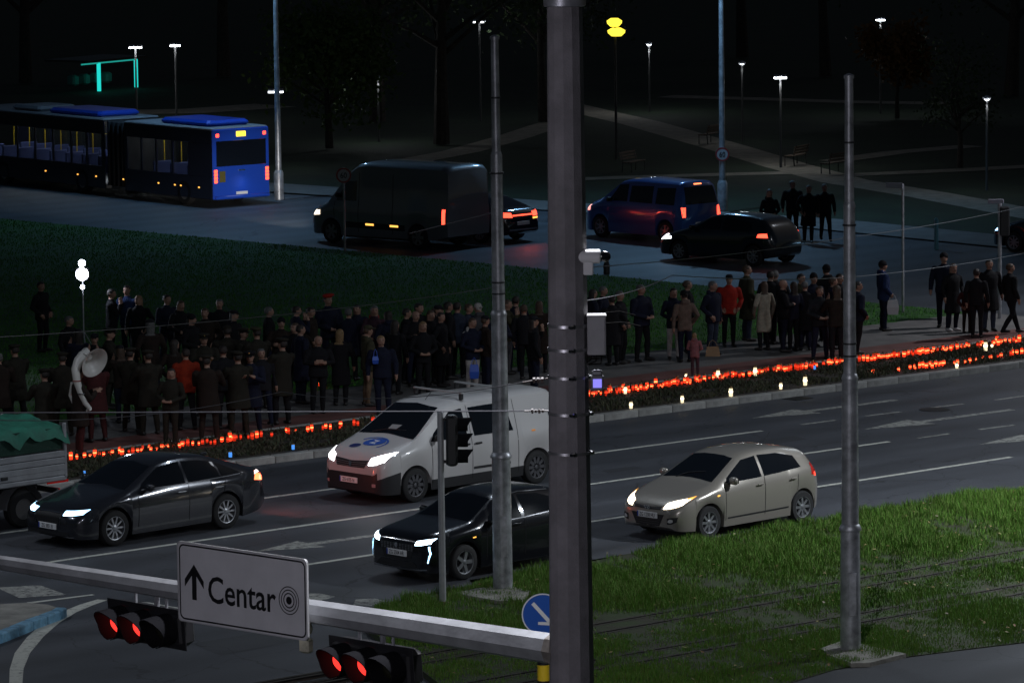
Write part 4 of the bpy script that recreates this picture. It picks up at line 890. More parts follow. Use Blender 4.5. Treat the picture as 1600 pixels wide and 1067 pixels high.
def footing(b, pts, label):
    P = ccw([(q.x, q.y) for q in [G(*p, .16) for p in pts]]); mb = MB(); mb.prism(P, 0, .155); o = mb.build('pole_footing', SLAB); tag(o, label, 'concrete slab', 'pole footings')
footing(bR, [(1282, 1012), (1312, 1001), (1345, 1005), (1416, 1020), (1360, 1034), (1330, 1035), (1295, 1022)], 'rough concrete slab at the foot of the right tram pole')
footing(bL, [(712, 925), (745, 918), (790, 913), (830, 922), (815, 936), (780, 938), (735, 930)], 'rough concrete slab at the foot of the left tram pole')

# concrete mast in the foreground carrying the signal arm
CONC = mat('mast_concrete', (.22, .21, .22), .85, noise=.22, scale=3.5, bump=.35, bscale=70)
cm0 = D(893, 1018, 46.0); mast_xy = Vector((cm0.x, cm0.y, 0)); S0 = pxm(cm0)
mast = empty('concrete_mast', mast_xy, 0, 'thick grey concrete mast in the foreground carrying the signal arm', 'mast')
zt = 12.0; mb = MB(); r0, r1 = 34.5/S0, 27.5/S0; z_a = cm0.z; slope = (r1-r0)/(height_at(mast_xy, 20)-z_a)
n = 12; ring = lambda z: [(math.cos(2*math.pi*(k+.3)/n)*(r0+slope*(z-z_a)), math.sin(2*math.pi*(k+.3)/n)*(r0+slope*(z-z_a)), z) for k in range(n)]
lev = [-.1, 2, 4, 6, 8, 10, zt]; mb.add([p for z in lev for p in ring(z)], [(i*n+k, i*n+(k+1) % n, (i+1)*n+(k+1) % n, (i+1)*n+k) for i in range(len(lev)-1) for k in range(n)]+[tuple(range((len(lev)-1)*n, len(lev)*n))])
mb.build('shaft', CONC, mast, smooth=True, ang=25)
mrad = lambda z: r0+slope*(z-z_a)
ztop = height_at(mast_xy, 4)
MB().lathe([(mrad(ztop)+.02, -.04), (mrad(ztop)+.035, -.03), (mrad(ztop)+.035, .1), (mrad(ztop)+.02, .11)], (0, 0, ztop), n=20).build('top_collar', STEEL, mast, smooth=True)
for y, sag in ((508, .02), (545, 0), (588, 0), (645, 0), (706, 0)):
    z = height_at(mast_xy, y); r = mrad(z)+.008
    st = MB(); st.lathe([(r, -.014), (r, .014)], (0, 0, z), n=20); st = st.build('strap', mat('strap_steel', (.45, .45, .47), .35, .8), mast, smooth=True, ang=60)
    for a in (-2.2, -1.0, .3): MB().box((math.cos(a)*(r+.012), math.sin(a)*(r+.012), z), (.05, .05, .045), bev=.01).build('strap_bolt', CHROME, st)
RV = Vector(_R); TV = Vector((-_fw[0], -_fw[1], 0)).normalized(); RH = Vector((_r[0], _r[1], 0)); UZ = Vector((0, 0, 1))
def on_mast(px, py, toward=0.0, out=0.0):     # local point beside the mast sighted at px,py
    z = height_at(mast_xy, py); xc = proj((mast_xy.x, mast_xy.y, z))[0]; s = pxm((mast_xy.x, mast_xy.y, z))
    return RH*((px-xc)/s)+TV*toward+Vector((0, 0, z))
p = on_mast(932, 523, .05); bx = MB(); bx.box(p, (29/S0, .16, 60/S0), bev=.008, ax=(RH, TV, UZ)); bx = bx.build('junction_box', mat('box_grey', (.34, .34, .35), .5, noise=.08, scale=6), mast)
MB().box(p+UZ*(31/S0), (31/S0, .18, .02), bev=.006, ax=(RH, TV, UZ)).build('box_lid', mat('box_lid_grey', (.4, .4, .4), .5), bx)
MB().box(p+TV*.082+UZ*.0, (24/S0, .008, 52/S0), ax=(RH, TV, UZ)).build('box_door', mat('box_grey', (.34, .34, .35), .5), bx)
for k in range(3): MB().path([p-UZ*(30/S0)+RH*(-.05+.05*k), p-UZ*(38/S0+.02*k)+RH*(-.06+.05*k), p-UZ*(46/S0)-RH*(.12-.02*k)], .008, n=6).build('cable', mat('cable_sheath', (.01, .01, .01), .95, spec=.05), bx)
p = on_mast(922, 400, .08); cc = MB(); cc.lathe([(.05, -.16), (.07, -.14), (.07, .09), (.06, .1)], (0, 0, 0), axis='x', n=18)
cc.v = [tuple(p+RH*v[0]+TV*v[1]+UZ*v[2]) for v in cc.v]; cc = cc.build('surveillance_camera', mat('camera_white', (.72, .72, .72), .4), mast, smooth=True, ang=40)
d = MB(); d.lathe([(.045, .0), (.055, .03), (.05, .07), (.02, .1)], (0, 0, 0), axis='x', n=16); d.v = [tuple(p+RH*(v[0]+.1)+TV*v[1]+UZ*(v[2]-.0)) for v in d.v]; d.build('camera_lens', mat('lens_black', (.01, .01, .012), .1), cc, smooth=True)
MB().box(p-RH*.02-UZ*.1, (.1, .08, .16), bev=.01, ax=(RH, TV, UZ)).build('camera_bracket', mat('camera_white', (.72, .72, .72), .4), cc)
p = on_mast(933, 597, .07); md = MB(); md.box(p, (.12, .1, .15), bev=.012, ax=(RH, TV, UZ)); md = md.build('control_unit', mat('unit_grey', (.2, .2, .22), .5), mast)
MB().box(p+TV*.053, (.085, .006, .085), bev=.002, ax=(RH, TV, UZ)).build('status_light', mat('violet_display', (.1, .08, .4), .3, emit=(.28, .25, 1), es=1.0), md)
MB().box(p+UZ*.1, (.1, .08, .05), bev=.012, ax=(RH, TV, UZ)).build('unit_cap', STEEL, md)
for y, l in ((490, .3), (507, .35)):
    a = on_mast(945, y, -.05); MB().path([a, a+RH*l*.5+UZ*.01, a+RH*l-UZ*.03], .006, n=6).build('cable', mat('cable_sheath', (.01, .01, .01), .95, spec=.05), mast)
# mast head lamp above the frame
hd = empty('street_lamp', mast_xy+Vector((0, 0, zt)), 0, 'street lamp head on the top of the concrete mast, above the view', 'street lamp')
dirr = Vector((.80, .60, 0)); e2 = Vector((-.60, .80, 0))
MB().path([(0, 0, -.2), (0, 0, .3), dirr*.8+UZ*.9, dirr*2.2+UZ*1.1], .045, n=10).build('lamp_arm', STEEL, hd, smooth=True)
MB().box(dirr*2.6+UZ*1.1, (.9, .32, .12), bev=.04, ax=(dirr, e2, UZ)).build('lamp_head', STEEL, hd)
MB().box(dirr*2.65+UZ*1.034, (.6, .24, .012), ax=(dirr, e2, UZ)).build('lamp_glass', mat('street_lamp_glass', (.8, .8, .8), .3, emit=(.9, .92, 1), es=10), hd)
lamp_light('street_lamp_light', mast_xy+Vector((0, 0, zt+.96))+dirr*2.65, None, 5200, (.92, .93, 1), .25, spot=150, aim=(.25, .2, -1), blend=.6)

# signal arm
zA = cm0.z; A1 = mast_xy+Vector((0, 0, zA)); A0 = G(-140, 857, zA); t_ = (A1-A0).normalized(); LA = (A1-A0).length
n_ = Vector((t_.y, -t_.x, 0)).normalized(); n_ = n_ if n_.dot(TV) > 0 else -n_
ARM = mat('arm_grey', (.36, .37, .39), .5, .35, noise=.18, scale=3, bump=.1)
arm = MB().tube(-t_*.18, -t_*LA, .158, .070, n=8).build('signal_arm', ARM, mast, loc=(0, 0, zA)); arm['label'] = 'tapering grey octagonal steel arm reaching left'
for x in (.22, LA*.42): MB().tube(-t_*(x-.012), -t_*(x+.012), .166-.012*x, .166-.012*x, n=8).build('arm_joint', mat('joint_dark', (.12, .12, .12), .6, .4), arm)
MB().tube(-t_*.1, -t_*.26, .175, .165, n=8).build('arm_socket', mat('socket_grey', (.22, .2, .18), .7, .2, noise=.3), arm)
def arm_pt(px):                  # point on the arm axis sighted in column px
    a, b = 0., 1.
    for _ in range(40):
        m = (a+b)/2
        if proj(A0.lerp(A1, m))[0] < px: a = m
        else: b = m
    return A0.lerp(A1, a)
# route sign
PS_ = arm_pt(378); sw = (arm_pt(479)-arm_pt(278)).length; ss = pxm(PS_); sh_ = 127/ss; tz = t_
sg_c = PS_+n_*.24+UZ*((proj(PS_+n_*.24)[1]-922)/ss)
for _ in range(6): sg_c = sg_c+t_*((378-proj(sg_c)[0])/(ss*max(.3, t_.dot(RH))))+UZ*((proj(sg_c)[1]-922)/ss)
sign = empty('route_sign', sg_c, 0, 'white rectangular route sign reading Centar with an arrow and rings', 'sign')
fr = lambda x, y, z: tuple(t_*x+UZ*y+n_*z)
def rrect(w, h, r, k=6):
    P = []
    for cx, cy, a0 in ((w/2-r, h/2-r, 0), (-w/2+r, h/2-r, 90), (-w/2+r, -h/2+r, 180), (w/2-r, -h/2+r, 270)):
        for i in range(k+1): a = rad(a0+90*i/k); P.append((cx+math.cos(a)*r, cy+math.sin(a)*r))
    return P
MB().prism(rrect(sw, sh_, .05), -.015, .0, fn=fr).build('sign_panel', mat('sign_white', (.66, .66, .68), .5, noise=.06, scale=3), sign)
o_, i_ = rrect(sw-.05, sh_-.05, .07), rrect(sw-.085, sh_-.085, .055); N_ = len(o_)
MB().add([fr(x, y, .002) for x, y in o_+i_], [(k, (k+1) % N_, N_+(k+1) % N_, N_+k) for k in range(N_)]).build('sign_border', BLACK, sign)
o_, i_ = rrect(sw, sh_, .05), rrect(sw-.02, sh_-.02, .045)
MB().add([fr(x, y, z) for z in (-.02, .008) for x, y in o_]+[fr(x, y, .008) for x, y in i_], [(k, (k+1) % N_, N_+(k+1) % N_, N_+k) for k in range(N_)]+[(N_+k, N_+(k+1) % N_, 2*N_+(k+1) % N_, 2*N_+k) for k in range(N_)]).build('sign_rim', mat('rim_grey', (.55, .55, .56), .4, .3), sign)
tx = MB(); add_text(tx, 'Centar', .40, .90, Vector(fr(-.0, -.04, .003)), t_, UZ)
co_ = np.array(tx.v); tx.build('sign_lettering', BLACK, sign)
ar = MB(); ax_ = -sw*.37
ar.add([fr(ax_+x, y, .003) for x, y in ((-.034, -.18), (.034, -.18), (.034, .12), (-.034, .12))], [(0, 1, 2, 3)])
ar.add([fr(ax_+x, y, .003) for x, y in ((0, .20), (-.145, .03), (-.145, -.05), (0, .115), (.145, -.05), (.145, .03))], [(0, 1, 2, 3), (0, 3, 4, 5)])
ar.build('sign_arrow', BLACK, sign)
rg = MB(); cx_ = sw*.36
def ring_(ro, ri):
    for k in range(32):
        a0, a1 = 2*math.pi*k/32, 2*math.pi*(k+1)/32
        if ri > 0: rg.add([fr(cx_+math.cos(a)*r, -.03+math.sin(a)*r, .003) for a, r in ((a0, ri), (a0, ro), (a1, ro), (a1, ri))], [(0, 1, 2, 3)])
        else: rg.add([fr(cx_, -.03, .003)]+[fr(cx_+math.cos(a)*ro, -.03+math.sin(a)*ro, .003) for a in (a0, a1)], [(0, 1, 2)])
ring_(.042, 0); ring_(.082, .068); ring_(.116, .104); ring_(.15, .139); rg.build('centre_rings', BLACK, sign)
for x in (-sw*.3, sw*.3): MB().tube(fr(x, .05, -.016), fr(x, .05, -.2), .03, n=8).build('sign_clamp', STEEL, sign)

# horizontal signals hanging under the arm
HOUS = mat('signal_black', (.018, .018, .02), .45, noise=.2, scale=8); VIS = mat('visor_black', (.013, .013, .015), .85, spec=.03)
REDL = mat('red_signal', (.4, .01, .01), .3, emit=(1, .04, .03), es=1.6); OFFL = mat('unlit_lens', (.02, .02, .012), .2)
def visor(mb, c, e, f, up, R, Lv):       # open-fronted hood, longer on top
    k = 18; vs = []
    for s in range(2):
        for i in range(k+1):
            a = rad(-82+(344)*i/k); d = e*math.cos(a)*R+up*math.sin(a)*R
            lv = Lv*(.66+.34*max(0, math.sin(a))) if s else 0
            vs += [c+d+f*lv, c+d*.94+f*lv]
    fs = []
    for i in range(k):
        a, b = 2*i, 2*(i+1); o = 2*(k+1)
        fs += [(a, b, b+o, a+o), (a+1, a+1+o, b+1+o, b+1), (a+o, b+o, b+1+o, a+1+o)]
    mb.add(vs, fs)
def signal(px, py, label, phi):
    c = arm_pt(px); s = pxm(c); c = c-UZ*((py-proj(c)[1])/s)+n_*.02
    e = (RH*math.cos(phi)+TV*math.sin(phi)).normalized(); f = (-RH*math.sin(phi)+TV*math.cos(phi)).normalized(); f = (f-UZ*.08).normalized(); up = e.cross(f); up = up if up.z > 0 else -up
    root = empty('traffic_signal', c, 0, label, 'traffic light', 'three-lamp signals under the arm')
    MB().box(-f*.1, (1.2, .22, .38), bev=.05, ax=(e, f, up)).build('housing', HOUS, root)
    MB().box(-f*.02, (1.26, .012, .44), bev=.004, ax=(e, f, up)).build('backing_board', HOUS, root)
    for k in (-1, 0, 1):
        cc = e*k*.375; L = MB(); m = 20
        L.add([cc+f*.13]+[cc+e*math.cos(2*math.pi*i/m)*r_+up*math.sin(2*math.pi*i/m)*r_+f*d_ for r_, d_ in ((.075, .115), (.12, .07), (.145, .012)) for i in range(m)], [(0, 1+i, 1+(i+1) % m) for i in range(m)]+[(1+q*m+i, 1+q*m+m+i, 1+q*m+m+(i+1) % m, 1+q*m+(i+1) % m) for q in range(2) for i in range(m)])
        o = L.build('lens', REDL if k < 1 else OFFL, root, smooth=True)
        v = MB(); visor(v, cc, e, f, up, .172, .33); v.build('visor', VIS, root, smooth=True, ang=60)
    for k in (-.42, .42): MB().tube(e*k*.6+up*.15-f*.1, e*k*.6+up*.15-f*.1+UZ*.16, .018, n=8).build('hanger', STEEL, root)
    MB().tube(-f*.1+up*.17+e*.1, -f*.1+up*.17+e*.1+UZ*.22, .03, n=8).build('hanger', STEEL, root)
signal(228, 976, 'signal with a red glow hanging left of the route sign', rad(45))
signal(580, 1036, 'signal with a red glow hanging right of the route sign', rad(45))
# small junction fitting on the arm near the second signal
q = arm_pt(488)-UZ*.22+n_*.1; j = MB(); j.box((0, 0, -.12), (.14, .1, .16), bev=.02, ax=(t_, n_, UZ)); j.lathe([(.06, -.05), (.075, 0), (.06, .06)], (0, 0, .05), n=12); tag(j.build('terminal_box', mat('terminal_beige', (.38, .36, .28), .6, noise=.3, scale=10), None, smooth=True, loc=q), 'small beige terminal box under the arm beside the route sign', 'terminal box')

# slim post with a vertical signal seen from the side
b = G(692, 944, .1); sp = pxm(b)
ps = empty('signal_post', b, 0, 'slim light grey signal post with a black side-on traffic light', 'traffic light')
hp = height_at(b, 645); MB().tube((0, 0, 0), (0, 0, hp), .058, .052, n=16).build('post', mat('post_grey', (.42, .43, .45), .45, .3, noise=.1), ps, smooth=True, ang=40); MB().lathe([(.06, 0), (.05, .03), (.01, .04)], (0, 0, hp), n=14).build('post_cap', STEEL, ps)
MB().lathe([(.085, 0), (.085, .04), (.06, .06)], (0, 0, .0), n=16).build('base_ring', mat('rust', (.15, .1, .07), .8), ps)
zc = height_at(b, 688); f = RH; e = TV
MB().box(RH*.19+UZ*(zc), (.20, .30, .86), bev=.04, ax=(RH, TV, UZ)).build('housing', HOUS, ps)
for k in (-1, 0, 1):
    cc = RH*.29+UZ*(zc+k*.27); v = MB(); visor(v, cc, TV, RH, UZ, .115, .26); v.build('visor', VIS, ps, smooth=True, ang=60)
    L = MB(); L.tube(cc, cc+RH*.012, .1, n=16); L.build('lens', OFFL, ps)
for k in (-.36, .36): MB().box(RH*.07+UZ*(zc+k), (.12, .05, .05), ax=(RH, TV, UZ)).build('bracket', BLACKP, ps)

# blue keep-right sign on a yellow and black post behind the mast
c = D(848, 957, 64.0); root = empty('direction_sign', (c.x, c.y, 0), 0, 'round blue sign with a white diagonal arrow on a yellow-black post', 'sign')
Nf = (TV-UZ*.0).normalized(); zc = c.z; fr2 = lambda x, y, z: tuple(RH*x+UZ*(zc+y)+Nf*z); m = 40
disc = lambda r: [(math.cos(2*math.pi*k/m)*r, math.sin(2*math.pi*k/m)*r) for k in range(m)]
r_ = 33/pxm(c)
dk = MB(); dk.prism(disc(r_), .1, .115, fn=fr2); dk = dk.build('sign_disc', mat('sign_blue', (.015, .09, .42), .45, emit=(.02, .12, .6), es=.0), root)
o_, i_ = disc(r_), disc(r_*.94); MB().add([fr2(x, y, .118) for x, y in o_+i_], [(k, (k+1) % m, m+(k+1) % m, m+k) for k in range(m)]).build('white_rim', WHITE, dk)
aw = MB(); dv = Vector((.66, -.75)); pv = Vector((.75, .66)); Q = lambda a, b_: fr2(dv.x*a+pv.x*b_, dv.y*a+pv.y*b_, .12)
aw.add([Q(-.72*r_, .09*r_), Q(-.72*r_, -.09*r_), Q(.5*r_, -.09*r_), Q(.5*r_, .09*r_)], [(0, 1, 2, 3)])
for s in (1, -1): aw.add([Q(.72*r_, 0), Q(.50*r_, 0), Q(.12*r_, s*.40*r_), Q(.22*r_, s*.50*r_)], [(0, 1, 2, 3)] if s > 0 else [(3, 2, 1, 0)])
aw.build('arrow', WHITE, dk)
YP_ = mat('yellow_band', (.72, .50, .02), .5); rp = .085
zz = zc-.28; k = 0
while zz > .2: 
    MB().tube((0, 0, zz-.22), (0, 0, zz), rp, n=18).build('post_band', YP_ if k % 2 == 0 else BLACK, root, smooth=True, ang=40); zz -= .22; k += 1
MB().tube((0, 0, zz-.3), (0, 0, zz), rp, n=18).build('post_band', BLACK, root, smooth=True, ang=40)
MB().tube((0, 0, zc-.3), (0, 0, zc+.2), .03, n=10).build('sign_stem', STEEL, root)

# overhead wires
WIRE = mat('wire', (.10, .10, .11), .5, .5); WIREL = mat('bright_wire', (.34, .34, .37), .4, .6)
def wire(pts, r, label, m=WIRE, sag=0.0):
    P = []
    for a, b in zip(pts[:-1], pts[1:]):
        for i in range(10): t = i/10; q = a.lerp(b, t); q.z -= sag*4*t*(1-t); P.append(q)
    P.append(pts[-1]); return tag(MB().path(P, r, n=6).build('overhead_wire', m), label, 'wire', 'overhead wires')
wm = lambda y: mast_xy+Vector((0, 0, height_at(mast_xy, y)))-RH*.21
wire([D(-60, 645, 52), D(830, 642, 46.2)], .007, 'pale taut wire running left from the concrete mast across the crowd', WIREL)
ins = empty('wire_insulator', D(838, 642, 46.15), 0, 'metal insulator joining the pale wire to the concrete mast', 'insulator')
for k in range(4): MB().tube(RH*(-.05+.035*k), RH*(-.03+.035*k), .026-.004*(k % 2)*2, n=10).build('insulator_disc', mat('insulator_brown', (.07, .05, .045), .5), ins, smooth=True)
MB().tube(-RH*.12, RH*.12, .009, n=6).build('insulator_rod', mat('insulator_brown', (.07, .05, .045), .5), ins)
ins = empty('wire_insulator', D(842, 594, 46.15), 0, 'dark insulator clamp on the concrete mast above the pale wire', 'insulator')
for k in range(3): MB().tube(RH*(-.06+.04*k), RH*(-.035+.04*k), .03, n=10).build('insulator_disc', mat('insulator_brown', (.07, .05, .045), .5), ins, smooth=True)
MB().tube(-RH*.16-UZ*.02, RH*.1+UZ*.02, .01, n=6).build('insulator_rod', mat('insulator_brown', (.07, .05, .045), .5), ins)
wire([D(-60, 530, 56), D(780, 448, 80)], .006, 'thin dark wire sagging over the brass band at left', WIRE, .1)
wire([D(-40, 655, 60), D(440, 612, 66), D(852, 590, 46.1)], .006, 'thin wire rising to the clamp on the concrete mast', WIRE, .15)
wire([D(915, 418, 60), D(1320, 372, 80), D(1620, 318, 95)], .006, 'thin wire crossing the side street on the right', WIRE, .05)
wire([D(915, 470, 46.1), D(1050, 430, 60), D(1330, 433, 80), D(1620, 392, 95)], .006, 'second thin wire below, crossing the side street on the right', WIRE, .05)
wire([D(640, 365, 90), D(780, 330, 85)], .008, 'short stay wire left of the left tram pole', WIRE)
wire([D(-40, 695, 58), D(300, 700, 62), D(700, 560, 78)], .005, 'faint low wire in front of the candles', WIRE, .3) if False else None

# speed limit signs on the far side
def speed_sign(px, py, r, gy, label, post=True):
    g = G(px, gy, .05); root = empty('speed_limit_sign', g, 0, label, 'sign', 'speed limit signs'); z0 = height_at(g, py); rr = r/pxm(g); F = lambda x, y, z: tuple(RH*x+UZ*(z0+y)+TV*z)
    MB().prism([(math.cos(2*math.pi*k/28)*rr, math.sin(2*math.pi*k/28)*rr) for k in range(28)], .05, .06, fn=F).build('sign_disc', mat('dim_sign_white', (.4, .4, .42), .5), root)
    o_, i_ = [[(math.cos(2*math.pi*k/28)*q, math.sin(2*math.pi*k/28)*q) for k in range(28)] for q in (rr, rr*.78)]
    MB().add([F(x, y, .064) for x, y in o_+i_], [(k, (k+1) % 28, 28+(k+1) % 28, 28+k) for k in range(28)]).build('red_rim', mat('sign_red', (.3, .03, .03), .5), root)
    t = MB(); add_text(t, '60', rr*1.05, .85, Vector(F(0, 0, .066)), RH, UZ); t.build('number', BLACK, root)
    if post: MB().tube((0, 0, 0), (0, 0, z0+rr), .035, n=10).build('post', STEEL, root)
speed_sign(539, 274, 12, 397, 'speed limit 60 sign on a thin post by the far lawn')
# tall street lamp posts on the side street (heads above the frame)
def street_lamp(loc, H, aimdir, energy, label, col=(.82, .9, 1), r=.11, reach=2.0, spot=150, tilt=.15):
    root = empty('street_lamp', loc, 0, label, 'street lamp', 'tall street lamps'); a = Vector(aimdir).normalized(); e = Vector((-a.y, a.x, 0))
    MB().tube((0, 0, 0), (0, 0, H), r, r*.55, n=16).build('post', STEEL, root, smooth=True, ang=40)
    MB().lathe([(r*1.5, 0), (r*1.5, .9), (r*1.1, 1.0)], (0, 0, 0), n=16).build('post_base', STEEL, root, smooth=True, ang=40)
    MB().path([(0, 0, H-.1), a*.4+UZ*(H+.2), a*reach+UZ*(H+.35)], .04, n=8).build('lamp_arm', STEEL, root)
    MB().box(a*(reach+.3)+UZ*(H+.35), (.8, .3, .12), bev=.04, ax=(a, e, UZ)).build('lamp_head', STEEL, root)
    MB().box(a*(reach+.3)+UZ*(H+.283), (.55, .22, .012), ax=(a, e, UZ)).build('lamp_glass', mat('street_lamp_glass', (.8, .8, .8), .3, emit=(.9, .92, 1), es=10), root)
    l = lamp_light('street_lamp_light', Vector(loc)+a*(reach+.3)+UZ*(H+.2), None, energy, col, .25, spot=spot, aim=a*tilt-UZ, blend=.7); return root
gl = G(436, 312); street_lamp((gl.x, gl.y, 0), 10.5, (-1, .1, 0), 1700, 'tall lamp post beside the rear of the bus', (.30, .62, 1))
gc = G(1129, 330); l2 = street_lamp((gc.x, gc.y, 0), 10.5, (-1, -.15, 0), 2500, 'tall lamp post beside the blue minivan', (.30, .62, 1))
zs_ = height_at(gc, 241); rr = 11/pxm(gc); F = lambda x, y, z: tuple(RH*x+UZ*(zs_+y)+TV*(z+.1))
ls = MB().prism([(math.cos(2*math.pi*k/28)*rr, math.sin(2*math.pi*k/28)*rr) for k in range(28)], .0, .01, fn=F); ls = ls.build('speed_limit_disc', mat('dim_sign_white', (.4, .4, .42), .5), l2)
o_, i_ = [[(math.cos(2*math.pi*k/28)*q, math.sin(2*math.pi*k/28)*q) for k in range(28)] for q in (rr, rr*.78)]
MB().add([F(x, y, .014) for x, y in o_+i_], [(k, (k+1) % 28, 28+(k+1) % 28, 28+k) for k in range(28)]).build('red_rim', mat('sign_red', (.3, .03, .03), .5), ls)
t = MB(); add_text(t, '60', rr*1.05, .85, Vector(F(0, 0, .016)), RH, UZ); t.build('number', BLACK, ls)
# lamps lining the main road, standing outside the view, the last one added
street_lamp((97.5, 73.0, 0), 9.5, (-1, .05, 0), 3300, 'tall street lamp right of the view at the junction', (.92, .93, 1))
street_lamp((70.0, 46.5, 0), 10.5, (-.35, 1, 0), 12000, 'tall street lamp right of the view on the near road', (.86, .93, 1))
street_lamp((47.0, 74.5, .1), 10, (.8, -.9, 0), 900, 'tall street lamp left of the view by the pavement', (.85, .9, 1))
street_lamp((13.4, 25.9, 0), 9.0, (.8, .35, 0), 2400, 'added unseen street lamp left of the view lighting mast and sign', (.90, .86, 1), tilt=2.0)  # added out of view so mast and sign catch light
def added_span_lamp(x, y, z, energy, label):      # added unseen lamp and span wire, lighting road and car roofs from above
    root = empty('added_hanging_lamp', (x, y, z), 0, label, 'street lamp', 'added lamps over the road')
    MB().lathe([(.05, .25), (.2, .18), (.32, .02), (.33, 0), (.30, .0)], n=20).build('lamp_shade', STEEL, root, smooth=True)
    MB().lathe([(.28, -.02), (.2, -.06), (.05, -.08)], n=20).build('lamp_glass', mat('street_lamp_glass', (.8, .8, .8), .3, emit=(.9, .92, 1), es=10), root, smooth=True)
    MB().tube((0, 0, .25), (0, 0, .6), .015, n=6).build('hanger', STEEL, root)
    MB().path([(0, -30, 1.4), (0, -15, .9), (0, 0, .6), (0, 15, .9), (0, 30, 1.4)], .008, n=5).build('added_span_wire', WIRE, root)
    lamp_light('street_lamp_light', (x, y, z-.12), None, energy, (.74, .86, 1), .28, spot=158, aim=(0, 0, -1), blend=.4)
added_span_lamp(42, 68.5, 11.2, 950, 'added unseen lamp over the road left of the view')
added_span_lamp(61, 66.0, 11.2, 950, 'added unseen lamp over the road above the white van')
added_span_lamp(80, 64.5, 11.2, 950, 'added unseen lamp over the road right of the view')
# ================================================================== PARK
def park_lamp(px, ytop, ybase, label, head='single', es=0, energy=0, w=.6, col=(.9, .95, 1)):
    g = G(px, ybase); H = height_at(g, ytop); root = empty('park_lamp', g, 0, label, 'lamp post', 'park lamp posts')
    MB().tube((0, 0, 0), (0, 0, H), .05, .035, n=10).build('post', mat('park_post', (.13, .13, .13), .5, .2), root)
    m = mat('park_lamp_glass_%g' % es, (.5, .5, .5), .4, emit=col, es=es) if es else mat('park_lamp_unlit', (.15, .15, .15), .4)
    if head == 'double':
        for s in (-1, 1):
            h = MB().box(RH*s*w*.5+UZ*(H+.04), (w*.8, .25, .10), bev=.03, ax=(RH, TV, UZ)).build('lamp_head', STEEL, root)
            MB().box(RH*s*w*.5+UZ*(H-.03), (w*.7, .22, .05), ax=(RH, TV, UZ)).build('lamp_glass', m, h)
        MB().tube(-RH*w*.3+UZ*(H+.02), RH*w*.3+UZ*(H+.02), .025, n=8).build('cross_arm', STEEL, root)
    else:
        MB().lathe([(.05, -.05), (.13, .0), (.15, .06), (.04, .12)], (0, 0, H), n=14).build('lamp_head', m if es else STEEL, root, smooth=True)
    if energy: lamp_light('park_lamp_light', g+UZ*(H-.15), None, energy, col, .2)
park_lamp(1220, 121, 262, 'lit park lamp with a double head beside the diagonal path', 'double', 12, 90, .26)
park_lamp(1160, 100, 222, 'slim park lamp post left of the lit double lamp', energy=25)
park_lamp(1015, 70, 175, 'slim park lamp post right of the concrete mast, above the path', energy=80)
park_lamp(1542, 155, 298, 'slim park lamp post near the right edge of the view', energy=40)
park_lamp(592, 123, 222, 'slim park lamp post above the grey panel van', energy=60)  # unlit head; point light added here to brighten the nearby leaves
park_lamp(1376, 31, 178, 'small lit park lamp far off in the top right', 'double', 9, 60, .22)
park_lamp(751, 34, 190, 'small lit park lamp at the tip of the left tram pole', 'double', 6, 20, .3)
park_lamp(214, 74, 190, 'bright distant lamp above the turquoise shelter', 'double', 30, 60, .30)
park_lamp(276, 71, 188, 'second bright distant lamp right of the turquoise shelter', 'double', 18, 40, .24)
park_lamp(433, 143, 262, 'pair of small far lamps behind the tall lamp post', 'double', 7, 25, .32)
# amber twin lamp
g = G(963, 250); H = height_at(g, 42); root = empty('amber_lamp', g, 0, 'twin amber globe lamp glowing at the top right of the mast', 'lamp post')
MB().tube((0, 0, 0), (0, 0, H), .05, n=8).build('post', mat('dark_post', (.02, .02, .02), .6), root)
AM = mat('amber_globe', (.5, .4, .05), .4, emit=(1, .78, .06), es=1.6); s_ = pxm(g)
for dx, dy, w in ((2, -8, 14), (-1, 7, 12)):
    MB().lathe([(w/s_*.55, -7/s_), (w/s_*.95, -2/s_), (w/s_, 2/s_), (w/s_*.5, 6/s_)], RH*dx/s_+UZ*(H+dy/s_), n=16).build('lamp_globe', AM, root, smooth=True)
# turquoise-lit shelter
ga, gb = G(155, 143), G(213, 137); sh = empty('lit_shelter', (ga+gb)/2, 0, 'small shelter outlined by glowing turquoise tubes in the park', 'shelter')
TQ = mat('turquoise_tube', (.05, .5, .5), .4, emit=(.02, .85, .75), es=.85); c0 = (ga+gb)/2; u = (gb-ga); ul = u.length; un = u.normalized(); vn = Vector((-un.y, un.x, 0)); hh = height_at(ga, 99)
for s in (-1, 1): MB().box(un*ul/2*s+UZ*hh/2, (.13, .13, hh), ax=(un, vn, UZ)).build('lit_post', TQ, sh)
MB().box(un*-.6+UZ*hh, (ul+1.4, .06, .06), ax=(un, vn, UZ)).build('lit_beam', mat('turquoise_beam', (.05, .4, .4), .4, emit=(.02, .5, .42), es=.6), sh)
MB().box(vn*1.2+UZ*(hh+.1), (ul+1.6, 2.6, .1), ax=(un, vn, UZ)).build('roof', mat('shelter_dark', (.02, .03, .03), .5), sh)
for k in range(4): MB().box(un*(-1.3+.85*k)+vn*1.6+UZ*.45, (.45, .45, .5), bev=.08, ax=(un, vn, UZ)).build('seat', mat('shelter_seat', (.05, .25, .22), .6), sh)
lamp_light('tube_glow', c0+vn*.6+UZ*(hh-.3), None, 3, (.05, 1, .85), .3)
